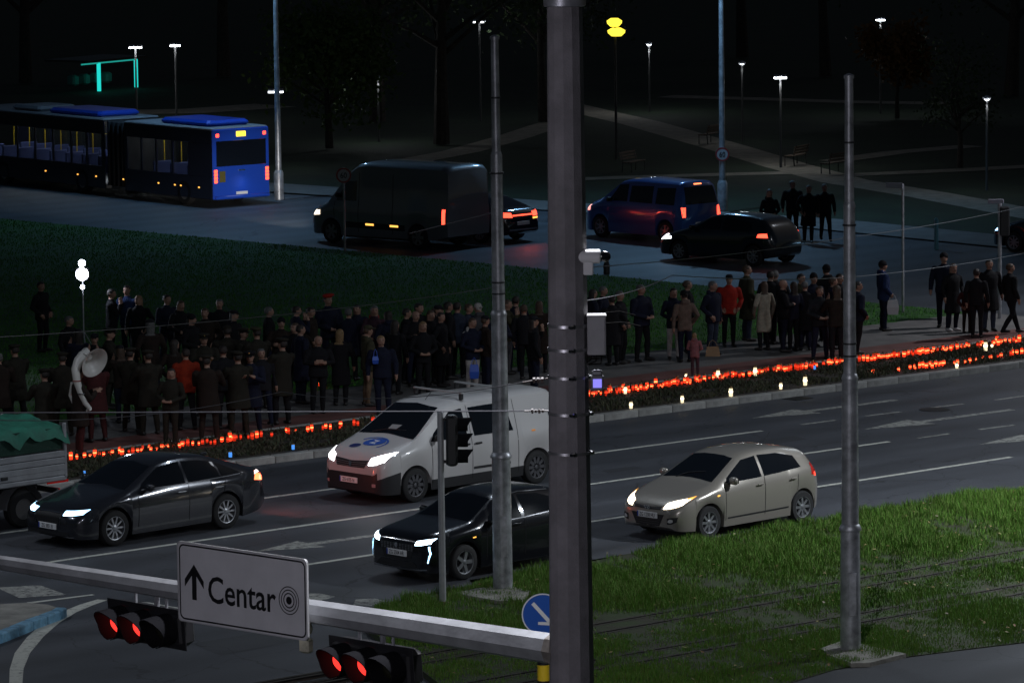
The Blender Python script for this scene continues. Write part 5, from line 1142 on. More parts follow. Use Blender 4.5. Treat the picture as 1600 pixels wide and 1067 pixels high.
# benches by the path
bw = mat('bench_wood', (.10, .07, .05), .7, noise=.3); bi = mat('bench_iron', (.02, .02, .02), .5)
def bench(px, py, rz, label):
    r = empty('park_bench', G(px, py), rz, label, 'bench', 'park benches'); r.scale = (.8, .8, .8)
    for k in range(3): MB().box((0, -.15+.15*k, .46), (1.7, .12, .04), bev=.01).build('seat_slat', bw, r)
    for k in range(3): MB().box((0, .26+.03*k, .6+.13*k), (1.7, .03, .1), bev=.01).build('back_slat', bw, r)
    for x in (-.7, .7):
        MB().path([(x, -.22, 0), (x, -.22, .43), (x, .2, .43), (x, .34, .95)], .025, n=6).build('leg', bi, r); MB().tube((x, .2, .43), (x, .24, 0), .025, n=6).build('leg', bi, r)
for i, (x, y, a, l) in enumerate([(1108, 224, 200, 'dark park bench by the path next to the tall lamp post'), (1243, 258, 200, 'dark park bench where the two park paths meet'), (1303, 270, 190, 'dark park bench just left of the right tram pole'), (990, 268, 20, 'dim park bench on the lawn above the blue minivan')]): bench(x, y, rad(a), l)

# trees
BARK = mat('bark', (.05, .042, .035), .9, noise=.4, scale=6, bump=.8)
LEAFD = leaf_mat('dark_leaves', [(.025, .045, .015), (.04, .07, .02), (.03, .05, .02)]); LEAFG = leaf_mat('green_leaves', [(.05, .10, .02), (.08, .14, .03), (.06, .11, .025)]); LEAFO = leaf_mat('autumn_leaves', [(.14, .06, .015), (.2, .09, .02), (.08, .05, .02)])
def tree(px, py, H, R, m, label, n=2600, zc=.62, seed=1, crown_from=.3, leaf=.16):
    g = G(px, py) if not isinstance(px, Vector) else px
    r = random.Random(seed); q = np.random.default_rng(seed); root = empty('park_tree', g, 0, label, 'tree', 'park trees')
    t = MB(); t.path([(0, 0, 0), (r.uniform(-.1, .1), r.uniform(-.1, .1), H*.25), (r.uniform(-.3, .3), r.uniform(-.3, .3), H*.55), (0, 0, H*.88)], .2, n=10, rs=[H*.028, H*.02, H*.013, .03])
    tips = []
    for k in range(11):
        a = r.uniform(0, 6.28); z0 = H*r.uniform(.25, .6); l = R*r.uniform(.5, .95); e = Vector((math.cos(a)*l, math.sin(a)*l, z0+H*r.uniform(.08, .3)))
        t.path([(0, 0, z0), e*.5+Vector((0, 0, z0*.5+.1)), e], .1, n=6, rs=[H*.010, H*.006, .02]); tips.append(e)
    t.build('trunk', BARK, root, smooth=True)
    cl = [(Vector((q.uniform(-1, 1), q.uniform(-1, 1), 0))*R*.7, 0) for _ in range(0)]
    C = [np.array(e) for e in tips]+[np.array((q.uniform(-.6, .6)*R, q.uniform(-.6, .6)*R, H*q.uniform(crown_from+.12, .95))) for _ in range(16)]
    P = np.concatenate([c+q.normal(size=(n//len(C), 3))*np.array((R*.2, R*.2, H*.075)) for c in C]); P = P[(P[:, 2] > H*crown_from)]; k = len(P)
    a = q.normal(size=(k, 3)); a /= np.linalg.norm(a, axis=1)[:, None]; b = np.cross(a, q.normal(size=(k, 3))); b /= np.linalg.norm(b, axis=1)[:, None]; s = leaf*q.uniform(.5, 1.2, k)[:, None]
    V = np.stack([P+a*s, P+b*s*.45, P-a*s*.8, P-b*s*.45], 1).reshape(-1, 3); me = bpy.data.meshes.new('crown'); me.from_pydata(V.tolist(), [], np.arange(k*4).reshape(-1, 4).tolist()); me.materials.append(m); link('crown', me, root)
tree(G(515, 232), 0, 6.0, 2.4, LEAFG, 'broad green tree with lit leaves behind the panel van', 5200, seed=3, crown_from=.12)
tree(G(690, 225), 0, 12, 4.2, LEAFD, 'large dark tree behind the left tram pole', 4200, seed=4)
tree(G(590, 190), 0, 13, 4.2, LEAFD, 'tall dark tree behind the green tree', 3600, seed=5)
tree(G(1402, 186), 0, 3.9, 1.3, LEAFO, 'autumn tree with orange leaves under the far double lamp', 4200, seed=6)
tree(G(1290, 120), 0, 11, 3.6, LEAFD, 'dark bare-looking tree left of the orange tree', 2600, seed=8)
tree(G(1500, 262), 0, 4.5, 1.5, LEAFD, 'small young tree near the right edge lamp post', 1600, seed=9, leaf=.1)
tree(G(40, 130), 0, 12, 4.5, LEAFD, 'dark tree left of the turquoise shelter', 3200, seed=10)
tree(G(350, 120), 0, 13, 4.5, LEAFD, 'dark tree right of the distant bright lamps', 3600, seed=11)
tree(G(1160, 90), 0, 12, 4, LEAFD, 'dark tree above the unlit park lamp', 3200, seed=13)
tree(G(850, 190), 0, 9, 3.2, LEAFD, 'dark tree hidden partly by the concrete mast', 2600, seed=14)
tree(G(1580, 150), 0, 12, 4, LEAFD, 'dark tree in the top right corner', 3200, seed=15)

# ---- signs at the right edge of the pavement
b = G(1411, 489, .1); r = empty('street_name_post', b, 0, 'thin post with a street name plate behind the person in blue', 'sign'); h = height_at(b, 288)
MB().tube((0, 0, 0), (0, 0, h), .035, n=10).build('post', STEEL, r); MB().box(-RH*.22+UZ*(h-.03), (.52, .03, .14), bev=.006, ax=((RH*.8+TV*.6).normalized(), (TV*.8-RH*.6).normalized(), UZ)).build('name_plate', mat('name_plate', (.30, .30, .36), .5), r)
b = G(1562, 500, .1); r = empty('pedestrian_signal', b, 0, 'pedestrian signal post with a black lamp box at the right edge', 'traffic light'); h = height_at(b, 318)
MB().tube((0, 0, 0), (0, 0, h), .05, n=12).build('post', STEEL, r)
MB().box(RH*.12+UZ*(h-.45), (.25, .25, .75), bev=.03, ax=(RH, TV, UZ)).build('housing', HOUS, r)
for k in (0, 1):
    v = MB(); visor(v, RH*.12+UZ*(h-.28-.34*k)+TV*-.13, RH, -TV, UZ, .1, .2); v.build('visor', VIS, r)
MB().box(-RH*.1+UZ*(h+.05), (.4, .04, .12), bev=.01, ax=(RH, TV, UZ)).build('top_plate', mat('name_plate', (.30, .30, .36), .5), r)
for x, y in ((948, 428),): 
    g = G(x, y); r = MB(); r.lathe([(.09, 0), (.09, .25), (.06, .35), (.07, .4), (.02, .5)], n=10); tag(r.build('bollard', mat('bollard_dark', (.03, .03, .03), .6), None, smooth=True, loc=g), 'small dark bollard on the kerb right of the mast', 'bollard')
g = G(1463, 390); tag(MB().lathe([(.07, 0), (.06, .9), (.02, .95)], n=10).build('marker_post', mat('marker_teal', (.12, .3, .34), .5), None, loc=g), 'pale teal marker post on the side street edge', 'post')

# ---- floodlight on a stand in the crowd
g = G(132, 566, .12); r = empty('floodlight_stand', g, 0, 'glaring white twin floodlight on a tripod behind the brass band', 'floodlight')
h1 = height_at(g, 428); MB().tube((0, 0, .6), (0, 0, h1+.35), .02, n=8).build('mast_tube', STEEL, r)
for k in range(3):
    a = 2.1*k; MB().tube((0, 0, .75), (math.cos(a)*.5, math.sin(a)*.5, 0), .016, n=6).build('tripod_leg', STEEL, r)
FL = mat('flood_led', (.9, .9, .9), .3, emit=(.82, .88, 1), es=40); fd = TV
for y, s in ((428, .15), (411, .085), (448, .05)):
    z = height_at(g, y); hh_ = MB().box(fd*.03+UZ*z, (s*2.3, .08, s*1.9), bev=.03, ax=(RH, TV, UZ)).build('lamp_housing', BLACKP, r)
    MB().lathe([(s, 0), (s, .012), (s*.4, .02)], (0, 0, 0), n=20).build('led_panel', FL, hh_); o = [x for x in hh_.children][0]
    o.matrix_local = Matrix.Translation(fd*.075+UZ*z) @ fd.to_track_quat('Z', 'Y').to_matrix().to_4x4()
lamp_light('flood_beam', g+UZ*(h1+.05)+fd*.16, None, 62, (.7, .8, 1), .1, spot=165, aim=(fd*.6+RH*.75-UZ*.12), blend=.4)

# ================================================================== CANDLES
GOLD = mat('candle_lid', (.25, .16, .06), .4, .6)
CR = mat('red_candle_glass', (.35, .01, .005), .3, emit=(1, .045, .012), es=1.7); CR2 = mat('red_candle_dim', (.3, .01, .005), .3, emit=(1, .04, .01), es=.5); FLM = mat('candle_flame', (.9, .5, .2), .4, emit=(1, .26, .07), es=3.6)
CW = mat('white_candle_glass', (.5, .48, .42), .3, emit=(1, .82, .5), es=1.3); FLW = mat('candle_flame_white', (.9, .8, .6), .4, emit=(1, .85, .6), es=7); CB = mat('blue_candle_glass', (.02, .1, .5), .3, emit=(.08, .35, 1), es=.9)
def candle_mesh(name, body, flame, h=.17, r=.036):
    mb = MB(); mb.lathe([(r*.9, 0), (r, .015), (r, h*.72), (r*.86, h*.78)], n=9, mi=0)
    mb.lathe([(r*1.06, h*.78), (r*1.06, h*.86), (r*.55, h*.97), (r*.15, h)], n=9, mi=1)
    mb.lathe([(r*.5, h*.30), (r*1.04, h*.38), (r*1.04, h*.52), (r*.4, h*.6)], n=8, mi=2)
    me = bpy.data.meshes.new(name); me.from_pydata(mb.v, [], mb.f); [me.materials.append(m) for m in (body, GOLD, flame)]; me.polygons.foreach_set('material_index', mb.m); me.polygons.foreach_set('use_smooth', [True]*len(mb.f)); return me
CM = {'red': candle_mesh('candle', CR, FLM), 'dim': candle_mesh('candle', CR2, CR), 'white': candle_mesh('candle', CW, FLW, .2, .042), 'blue': candle_mesh('candle', CB, CB)}
def candle(p, kind, label, group):
    o = link('grave_candle', CM[kind], None, p); o.rotation_euler = (0, 0, random.uniform(0, 6)); s = random.choice((.65, .8, .9, 1.0))*random.uniform(.9, 1.1); o.scale = (s, s, s*random.uniform(.75, 1.3)); tag(o, label, 'candle', group)
def row(x0, y0, x1, y1, n, spread, z, label, group, white=0.06, dim=.45):
    a, b = G(x0, y0, z), G(x1, y1, z); t = (b-a).normalized(); nn = Vector((-t.y, t.x, 0)); used = []
    for i in range(n):
        for _ in range(30):
            p = a.lerp(b, (i+random.uniform(-.4, 1.4))/n)+nn*random.gauss(0, spread)
            if all((p-q).length > .085 for q in used): break
        used.append(p)
    used.sort(key=lambda p: (p-a).dot(t))
    for i, p in enumerate(used):
        k = i+1; o = '%d%s' % (k, 'th' if 10 < k % 100 < 14 else {1: 'st', 2: 'nd', 3: 'rd'}.get(k % 10, 'th'))
        candle(p, 'red' if random.random() > dim else 'dim', label.replace('small red grave candle in', 'red candle, %s from left, in' % o), group)
gr = 'red candles lining the cycle path'
row(112, 718, 196, 709, 12, .05, .16, 'small red grave candle in the row behind the lorry tail', gr)
row(196, 709, 400, 684, 34, .07, .16, 'small red grave candle in the row before the brass band', gr)
row(400, 684, 580, 662, 16, .08, .16, 'small red grave candle in the sparse stretch left of the white van', gr)
row(918, 620, 1135, 591, 74, .10, .16, 'small red grave candle in the row right of the concrete mast', gr)
row(1135, 591, 1325, 567, 52, .07, .16, 'small red grave candle in the row left of the right tram pole', gr)
row(1340, 565, 1440, 553, 32, .08, .16, 'small red grave candle in the row right of the right tram pole', gr)
row(1440, 553, 1605, 532, 46, .08, .16, 'small red grave candle in the row at the right edge', gr)
row(1428, 577, 1473, 571, 14, .07, .14, 'small red grave candle in the cluster on the bed near the right tram pole', 'red candles on the planting bed', dim=.1)
row(1484, 572, 1605, 552, 14, .04, .14, 'small red grave candle in the lower row at the right edge', 'red candles on the planting bed', dim=.1)
for x, y, l in ((1364, 584, 'single red candle on the bed just right of the right tram pole'), (1404, 580, 'single red candle on the bed left of the candle cluster'), (500, 603, 'single red candle glowing low among the legs of the crowd')): candle(G(x, y, .15), 'red', l, 'single red candles')
for x, y, k, l in ((986, 638, 'white', 'white candle on the kerb nearest the concrete mast'), (1066, 629, 'white', 'white candle on the kerb, second from the concrete mast'), (1142, 619, 'white', 'white candle on the kerb, third from the concrete mast'), (1220, 608, 'white', 'white candle on the kerb, fourth from the concrete mast'), (1258, 602, 'white', 'white candle on the kerb just left of the right tram pole'), (1495, 575, 'white', 'white candle among the lower red row at right'), (1072, 592, 'white', 'white candle in the red row by the child'), (1122, 590, 'white', 'white candle in the red row by the paper bag'), (1180, 587, 'white', 'pale candle in the red row right of the paper bag'), (977, 615, 'white', 'white candle in the red row near the concrete mast'), (1540, 548, 'white', 'left of two white candles in the red row at right'), (1550, 543, 'white', 'right of two white candles in the red row at right'),
    (360, 714, 'blue', 'blue candle on the kerb above the grey liftback roof'), (458, 702, 'blue', 'blue candle on the kerb between grey liftback and white van'), (132, 741, 'blue', 'blue candle on the kerb behind the lorry tail'), (1273, 577, 'blue', 'tiny blue candle in the red row left of the right tram pole')): candle(G(x, y, .16), k, l, 'white and blue candles')
# ================================================================== PEOPLE
def cap_chain(mb, pts, rs, n=10):        # closed tapered limb with rounded ends
    P = [Vector(p) for p in pts]; a = (P[0]-P[1]).normalized(); b = (P[-1]-P[-2]).normalized()
    PP = [P[0]+a*rs[0]*.9, P[0]+a*rs[0]*.55]+P+[P[-1]+b*rs[-1]*.55, P[-1]+b*rs[-1]*.9]; RR = [rs[0]*.3, rs[0]*.8]+list(rs)+[rs[-1]*.8, rs[-1]*.3]
    mb.path(PP, 1, n=n, rs=RR)
def loft(mb, secs, n=20):                # closed stack of ellipses (z, cx, cy, rx, ry)
    vs = []
    for z, cx, cy, rx, ry in secs: vs += [(cx+math.cos(2*math.pi*k/n)*rx, cy+math.sin(2*math.pi*k/n)*ry, z) for k in range(n)]
    m = len(secs); mb.add(vs, [(i*n+k, i*n+(k+1) % n, (i+1)*n+(k+1) % n, (i+1)*n+k) for i in range(m-1) for k in range(n)]+[tuple(reversed(range(n))), tuple(range((m-1)*n, m*n))])
ARMS = {  # elbow, wrist, hand direction   (for the +x arm; mirrored)
 'down': ((.265, .04, 1.14), (.27, -.05, .90), (0, -.15, -1)), 'pocket': ((.305, .07, 1.15), (.22, -.10, .97), (-.5, -.4, -1)),
 'clasp': ((.275, .0, 1.12), (.075, -.22, 1.02), (-1, -.15, -.2)), 'face': ((.24, -.16, 1.17), (.10, -.21, 1.42), (-.2, .1, 1)),
 'fold': ((.28, -.06, 1.16), (.06, -.22, 1.17), (-1, .1, .1)), 'play': ((.27, -.16, 1.16), (.10, -.30, 1.28), (-.4, -.8, .3)), 'carry': ((.255, .02, 1.13), (.265, -.02, .86), (0, 0, -1))}
LEGS = {'stand': [((.095, 0, .50), (.10, .03, .09), 0), ((-.095, 0, .50), (-.10, .03, .09), 0)], 'apart': [((.13, -.02, .50), (.16, .03, .09), .25), ((-.12, .0, .50), (-.14, .04, .09), -.25)],
 'stride': [((.10, -.12, .53), (.10, -.24, .10), 0), ((-.10, .02, .50), (-.10, .26, .14), 0)], 'ease': [((.10, -.05, .50), (.12, .02, .09), .2), ((-.09, .0, .50), (-.08, .05, .09), 0)]}
PM = {}
def person_mesh(key, aL, aR, legs, hem, bulk, hair, hood, headturn):
    mb = MB(); B = bulk
    for (kn, an, yaw), s in zip(LEGS[legs], (1, -1)):
        hip = (s*.085, .0, .90); cap_chain(mb, [hip, ((hip[0]+kn[0])/2, (hip[1]+kn[1])/2, (hip[2]+kn[2])/2), kn, ((kn[0]*.6+an[0]*.4), kn[1]*.6+an[1]*.4+.012, kn[2]*.6+an[2]*.4), an], [.092, .08, .062, .062, .047])
        f = Vector((math.sin(yaw), -math.cos(yaw), 0)); a = Vector(an)
        cap_chain(mb, [a+Vector((0, 0, -.045))-f*.035, a+f*.07+Vector((0, 0, -.05)), a+f*.16+Vector((0, 0, -.058))], [.042, .043, .032])
    # torso / coat
    secs = [(hem-.005, 0, 0, .05, .04)]
    if hem < .8: secs += [(hem, 0, .005, .205*B, .155*B), (.75, 0, 0, .195*B, .145*B)]
    else: secs += [(hem, 0, 0, .175*B, .128*B)]
    secs += [(.92, 0, 0, .178*B, .130*B), (1.05, 0, 0, .165*B, .122*B), (1.2, 0, -.005, .175*B, .125*B), (1.32, 0, 0, .195*B, .125*B), (1.41, 0, .008, .185*B, .108*B), (1.455, 0, .012, .125*B, .09*B), (1.5, 0, .012, .07, .068), (1.53, 0, .01, .06, .062)]
    loft(mb, secs)
    hands = []
    for s, an in ((1, aL), (-1, aR)):
        el, wr, hd = ARMS[an]; el, wr, hd = Vector((el[0]*s, el[1], el[2])), Vector((wr[0]*s, wr[1], wr[2])), Vector((hd[0]*s, hd[1], hd[2])).normalized(); sh = Vector((s*.185*B, .01, 1.40))
        cap_chain(mb, [sh, sh.lerp(el, .5), el, el.lerp(wr, .5), wr], [.072*B, .066*B, .056*B, .05*B, .044])
        side = hd.cross(Vector((0, 1, 0))); side = side.normalized() if side.length > .2 else Vector((1, 0, 0)); pal = side.cross(hd)
        cap_chain(mb, [wr, wr+hd*.05, wr+hd*.085], [.028, .036, .03]); hands.append(wr+hd*.09)
        for k in range(4):
            o = pal*(k-1.5)*.021; L = (.062, .074, .07, .055)[k]; b0 = wr+hd*.09+o; cap_chain(mb, [b0, b0+hd*L*.55+side*.004, b0+hd*L+side*s*-.018], [.0095, .009, .0075], n=6)
        b0 = wr+hd*.04+pal*-.034; cap_chain(mb, [b0, b0+(hd*.6-pal).normalized()*.035, b0+(hd-pal*.5).normalized()*.065], [.012, .010, .008], n=6)
    # head (built about the neck top so that it can turn)
    h = MB(); loft(h, [(1.50, 0, .01, .05, .052), (1.55, 0, .006, .05, .054), (1.565, 0, -.008, .05, .066), (1.58, 0, -.016, .058, .076), (1.61, 0, -.012, .067, .086), (1.65, 0, -.004, .073, .092), (1.69, 0, .0, .075, .094), (1.725, 0, .004, .068, .085), (1.75, 0, .006, .047, .06), (1.762, 0, .008, .02, .025)])
    cap_chain(h, [(0, -.085, 1.672), (0, -.102, 1.648), (0, -.106, 1.634)], [.011, .013, .014], n=6)
    for s in (-1, 1): cap_chain(h, [(s*.074, .008, 1.672), (s*.076, .01, 1.645)], [.013, .011], n=6)
    if hair == 'long': loft(h, [(1.42, 0, .045, .07, .05), (1.5, 0, .045, .086, .058), (1.6, 0, .035, .088, .072), (1.69, 0, .018, .088, .09), (1.75, 0, .012, .064, .072), (1.775, 0, .012, .022, .03)])
    elif hair == 'short': loft(h, [(1.62, 0, .045, .07, .058), (1.67, 0, .03, .08, .078), (1.72, 0, .014, .078, .088), (1.756, 0, .01, .054, .066), (1.772, 0, .01, .02, .028)])
    elif hair == 'bun': loft(h, [(1.6, 0, .045, .068, .055), (1.67, 0, .028, .08, .076), (1.72, 0, .012, .079, .088), (1.76, 0, .01, .054, .066), (1.776, 0, .01, .02, .028)]); cap_chain(h, [(0, .1, 1.68), (0, .13, 1.67)], [.035, .03])
    if hood: loft(h, [(1.43, 0, .06, .10, .06), (1.49, 0, .075, .12, .07), (1.55, 0, .08, .10, .05), (1.57, 0, .08, .04, .03)])
    ct, st = math.cos(headturn), math.sin(headturn); h.v = [(x*ct-y*st, x*st+y*ct, z) for x, y, z in h.v]; mb.add(h.v, h.f)
    me = bpy.data.meshes.new('tmp'); me.from_pydata(mb.v, [], mb.f); o = bpy.data.objects.new('tmp', me); COL.objects.link(o)
    m = o.modifiers.new('r', 'REMESH'); m.mode = 'VOXEL'; m.voxel_size = .0145; m.use_smooth_shade = True
    s = o.modifiers.new('s', 'SMOOTH'); s.factor = .5; s.iterations = 2
    dg = bpy.context.evaluated_depsgraph_get(); dg.update(); body = bpy.data.meshes.new_from_object(o.evaluated_get(dg)); bpy.data.objects.remove(o); bpy.data.meshes.remove(me); body.name = 'person'
    nf = len(body.polygons); c = np.empty(nf*3); body.polygons.foreach_get('center', c); c = c.reshape(-1, 3); mi = np.zeros(nf, int)
    x, y, z = c.T; hx, hy = x*ct+y*st, -x*st+y*ct
    ell = np.array([[q[0], q[3]*1.12+.004, q[4]*1.12+.004] for q in secs[1:]]); rx = np.interp(z, ell[:, 0], ell[:, 1]); ry = np.interp(z, ell[:, 0], ell[:, 2])
    in_coat = ((x/rx)**2+(y/ry)**2 < 1.35) & (z > hem-.02)
    arm = np.zeros(nf, bool)
    for sg, an in ((1, aL), (-1, aR)):
        el, wr, hd = ARMS[an]
        for p, q, r in (((sg*.185*B, .01, 1.40), (sg*el[0], el[1], el[2]), .10*B), ((sg*el[0], el[1], el[2]), (sg*wr[0], wr[1], wr[2]), .085*B)):
            p, q = np.array(p), np.array(q); d = q-p; t = np.clip(((c-p)@d)/(d@d), 0, 1); arm |= np.linalg.norm(c-(p+t[:, None]*d), axis=1) < r
    mi[:] = np.where(in_coat | arm | (z > .98), 0, 1); mi[z < .085] = 4
    for hp in hands: mi[(np.linalg.norm(c-np.array(hp), axis=1) < .098) & ~(in_coat & (np.abs(y) < .1))] = 2
    hd_ = z > 1.525; mi[hd_] = 2
    face = (hy < -.035) & (hy < -.02) & (z < 1.715); back = hd_ & ~face & (z > 1.60) & ~((np.abs(hx) > .06) & (hy < .03) & (z < 1.68))
    if hair != 'bald': mi[back] = 3
    if hair == 'long': mi[(z > 1.43) & (hy > .02) & (np.abs(hx) < .1) & ((z > 1.5) | (hy > .07))] = 3
    if hood: mi[(z > 1.42) & (z < 1.56) & (hy > .03)] = 5
    body.polygons.foreach_set('material_index', mi.astype(np.int32))
    for _ in range(6): body.materials.append(None)
    PM[key] = (body, headturn); return PM[key]
VAR = {'m1': ('down', 'down', 'stand', .84, 1.06, 'short', 0, .2), 'm2': ('pocket', 'pocket', 'ease', .82, 1.12, 'short', 0, -.3), 'm3': ('clasp', 'clasp', 'apart', .82, 1.10, 'short', 0, .1), 'm4': ('fold', 'fold', 'stand', .84, 1.12, 'bald', 0, .3),
 'coat': ('down', 'pocket', 'stand', .52, 1.06, 'short', 0, -.2), 'uni': ('play', 'play', 'apart', .60, 1.14, 'short', 0, 0.), 'w1': ('clasp', 'clasp', 'stand', .80, .98, 'long', 1, .2), 'w2': ('pocket', 'down', 'ease', .48, .98, 'long', 0, -.3), 'w3': ('face', 'down', 'stand', .82, .96, 'long', 0, .0),
 'w4': ('carry', 'pocket', 'ease', .80, .97, 'bun', 1, .35), 'walk': ('down', 'down', 'stride', .82, 1.06, 'short', 0, 0.), 'ph': ('face', 'face', 'stand', .82, 1.05, 'short', 0, 0.), 'hoodm': ('carry', 'pocket', 'stand', .80, 1.12, 'short', 1, .2)}
for k, v in VAR.items(): person_mesh(k, *v)
CLO = {'black': (.009, .009, .011), 'navy': (.010, .012, .026), 'char': (.014, .014, .017), 'olive': (.045, .042, .024), 'brown': (.022, .015, .012), 'grey': (.065, .066, .072), 'red': (.30, .02, .012), 'orange': (.22, .022, .008), 'cream': (.30, .27, .21), 'white': (.42, .40, .38), 'tan': (.16, .11, .07), 'pink': (.20, .09, .10), 'plum': (.05, .025, .035), 'blue': (.016, .03, .085), 'uni': (.021, .019, .014), 'maroon': (.05, .014, .014), 'denim': (.03, .038, .06), 'plaid': (.14, .10, .08)}
def cloth(n): return mat('cloth_'+n, CLO[n], .9, noise=.25, scale=9, bump=.3, bscale=30, spec=.2)
SKIN = mat('skin', (.30, .17, .12), .55, noise=.08, scale=20); SHOE = mat('shoe_leather', (.015, .013, .012), .5); SHOEW = mat('white_shoe', (.6, .6, .6), .6)
HAIRC = {'dark': (.018, .012, .009), 'brown': (.06, .035, .02), 'grey': (.10, .098, .095), 'blond': (.20, .125, .055), 'white': (.42, .40, .37)}
def hairm(n): return mat('hair_'+n, HAIRC[n], .6, noise=.4, scale=40, bump=.6, bscale=70)
HATS = {}
def hat_mesh(kind):
    mb = MB()
    if kind == 'beanie': loft(mb, [(1.665, 0, .012, .085, .10), (1.70, 0, .012, .088, .103), (1.74, 0, .012, .082, .095), (1.775, 0, .014, .06, .07), (1.80, 0, .015, .025, .03)])
    elif kind == 'cap': loft(mb, [(1.70, 0, .0, .082, .098), (1.74, 0, .004, .084, .096), (1.77, 0, .006, .066, .078), (1.785, 0, .008, .03, .04)]); mb.box((0, -.125, 1.705), (.13, .10, .012), bev=.005)
    elif kind == 'peak': loft(mb, [(1.695, 0, .0, .083, .098), (1.735, 0, .0, .083, .098), (1.75, 0, -.005, .118, .13), (1.775, 0, .0, .115, .125), (1.79, 0, .0, .06, .07)]); mb.box((0, -.118, 1.70), (.13, .075, .01), bev=.004, ax=(Vector((1, 0, 0)), Vector((0, .9, .35)).normalized(), Vector((0, -.35, .9)).normalized()))
    elif kind == 'beret': loft(mb, [(1.71, 0, .005, .083, .098), (1.735, .0, .005, .085, .1), (1.75, .02, .01, .115, .125), (1.78, .035, .012, .10, .11), (1.795, .04, .012, .05, .06)])
    me = bpy.data.meshes.new('hat'); me.from_pydata(mb.v, [], mb.f); me.polygons.foreach_set('use_smooth', [True]*len(mb.f)); me.materials.append(None); return me
def eye_mesh():
    mb = MB()
    for s in (-1, 1): mb.box((s*.03, -.0905, 1.668), (.022, .006, .009)); mb.box((s*.03, -.093, 1.686), (.03, .006, .005))
    mb.box((0, -.094, 1.605), (.04, .006, .007)); me = bpy.data.meshes.new('face_features'); me.from_pydata(mb.v, [], mb.f); me.materials.append(mat('face_dark', (.05, .02, .018), .6)); return me
EYES = eye_mesh(); BADGE = None
def slot(o, i, m): o.material_slots[i].link = 'OBJECT'; o.material_slots[i].material = m
npeople = 0
def person(px, ytop, h, face, var, coat, trou, hair, hat, label, group, z=.14, shoes=None, loc=None, hood=None):
    global npeople; npeople += 1
    g = G(px, ytop, z+h) if loc is None else Vector(loc); g = Vector((g.x, g.y, z)); body, turn = PM[var]
    o = link('person', body, None, g); s = h/1.765; o.scale = (s*random.uniform(1.05, 1.16), s*random.uniform(1.05, 1.14), s); o.rotation_euler = (random.uniform(-.035, .035), random.uniform(-.035, .035), rad(face+random.uniform(-12, 12)))
    for i, m in enumerate((cloth(coat), cloth(trou), SKIN, hairm(hair), shoes or SHOE, cloth(hood or coat))): slot(o, i, m)
    tag(o, label, 'person', group)
    e = link('face_features', EYES, o); e.rotation_euler = (0, 0, turn)
    if hat:
        kind, hc = hat
        if kind not in HATS: HATS[kind] = hat_mesh(kind)
        q = link('hat', HATS[kind], o); q.rotation_euler = (0, 0, turn); slot(q, 0, cloth(hc))
        if kind == 'peak':
            b = link('cap_badge', bpy.data.meshes.get('cap_badge') or badge(), q)
    return o
def badge():
    mb = MB(); mb.box((0, -.128, 1.755), (.03, .012, .035), bev=.004); me = bpy.data.meshes.new('cap_badge'); me.from_pydata(mb.v, [], mb.f); me.materials.append(mat('gold_badge', (.8, .6, .2), .25, .9)); return me
g1 = 'spectators standing on the pavement at right'; g2 = 'crowd standing behind the white van'; g3 = 'crowd behind the brass band'; g4 = 'uniformed brass band'; g5 = 'passers-by at the right edge'; g6 = 'far pedestrians across the side street'
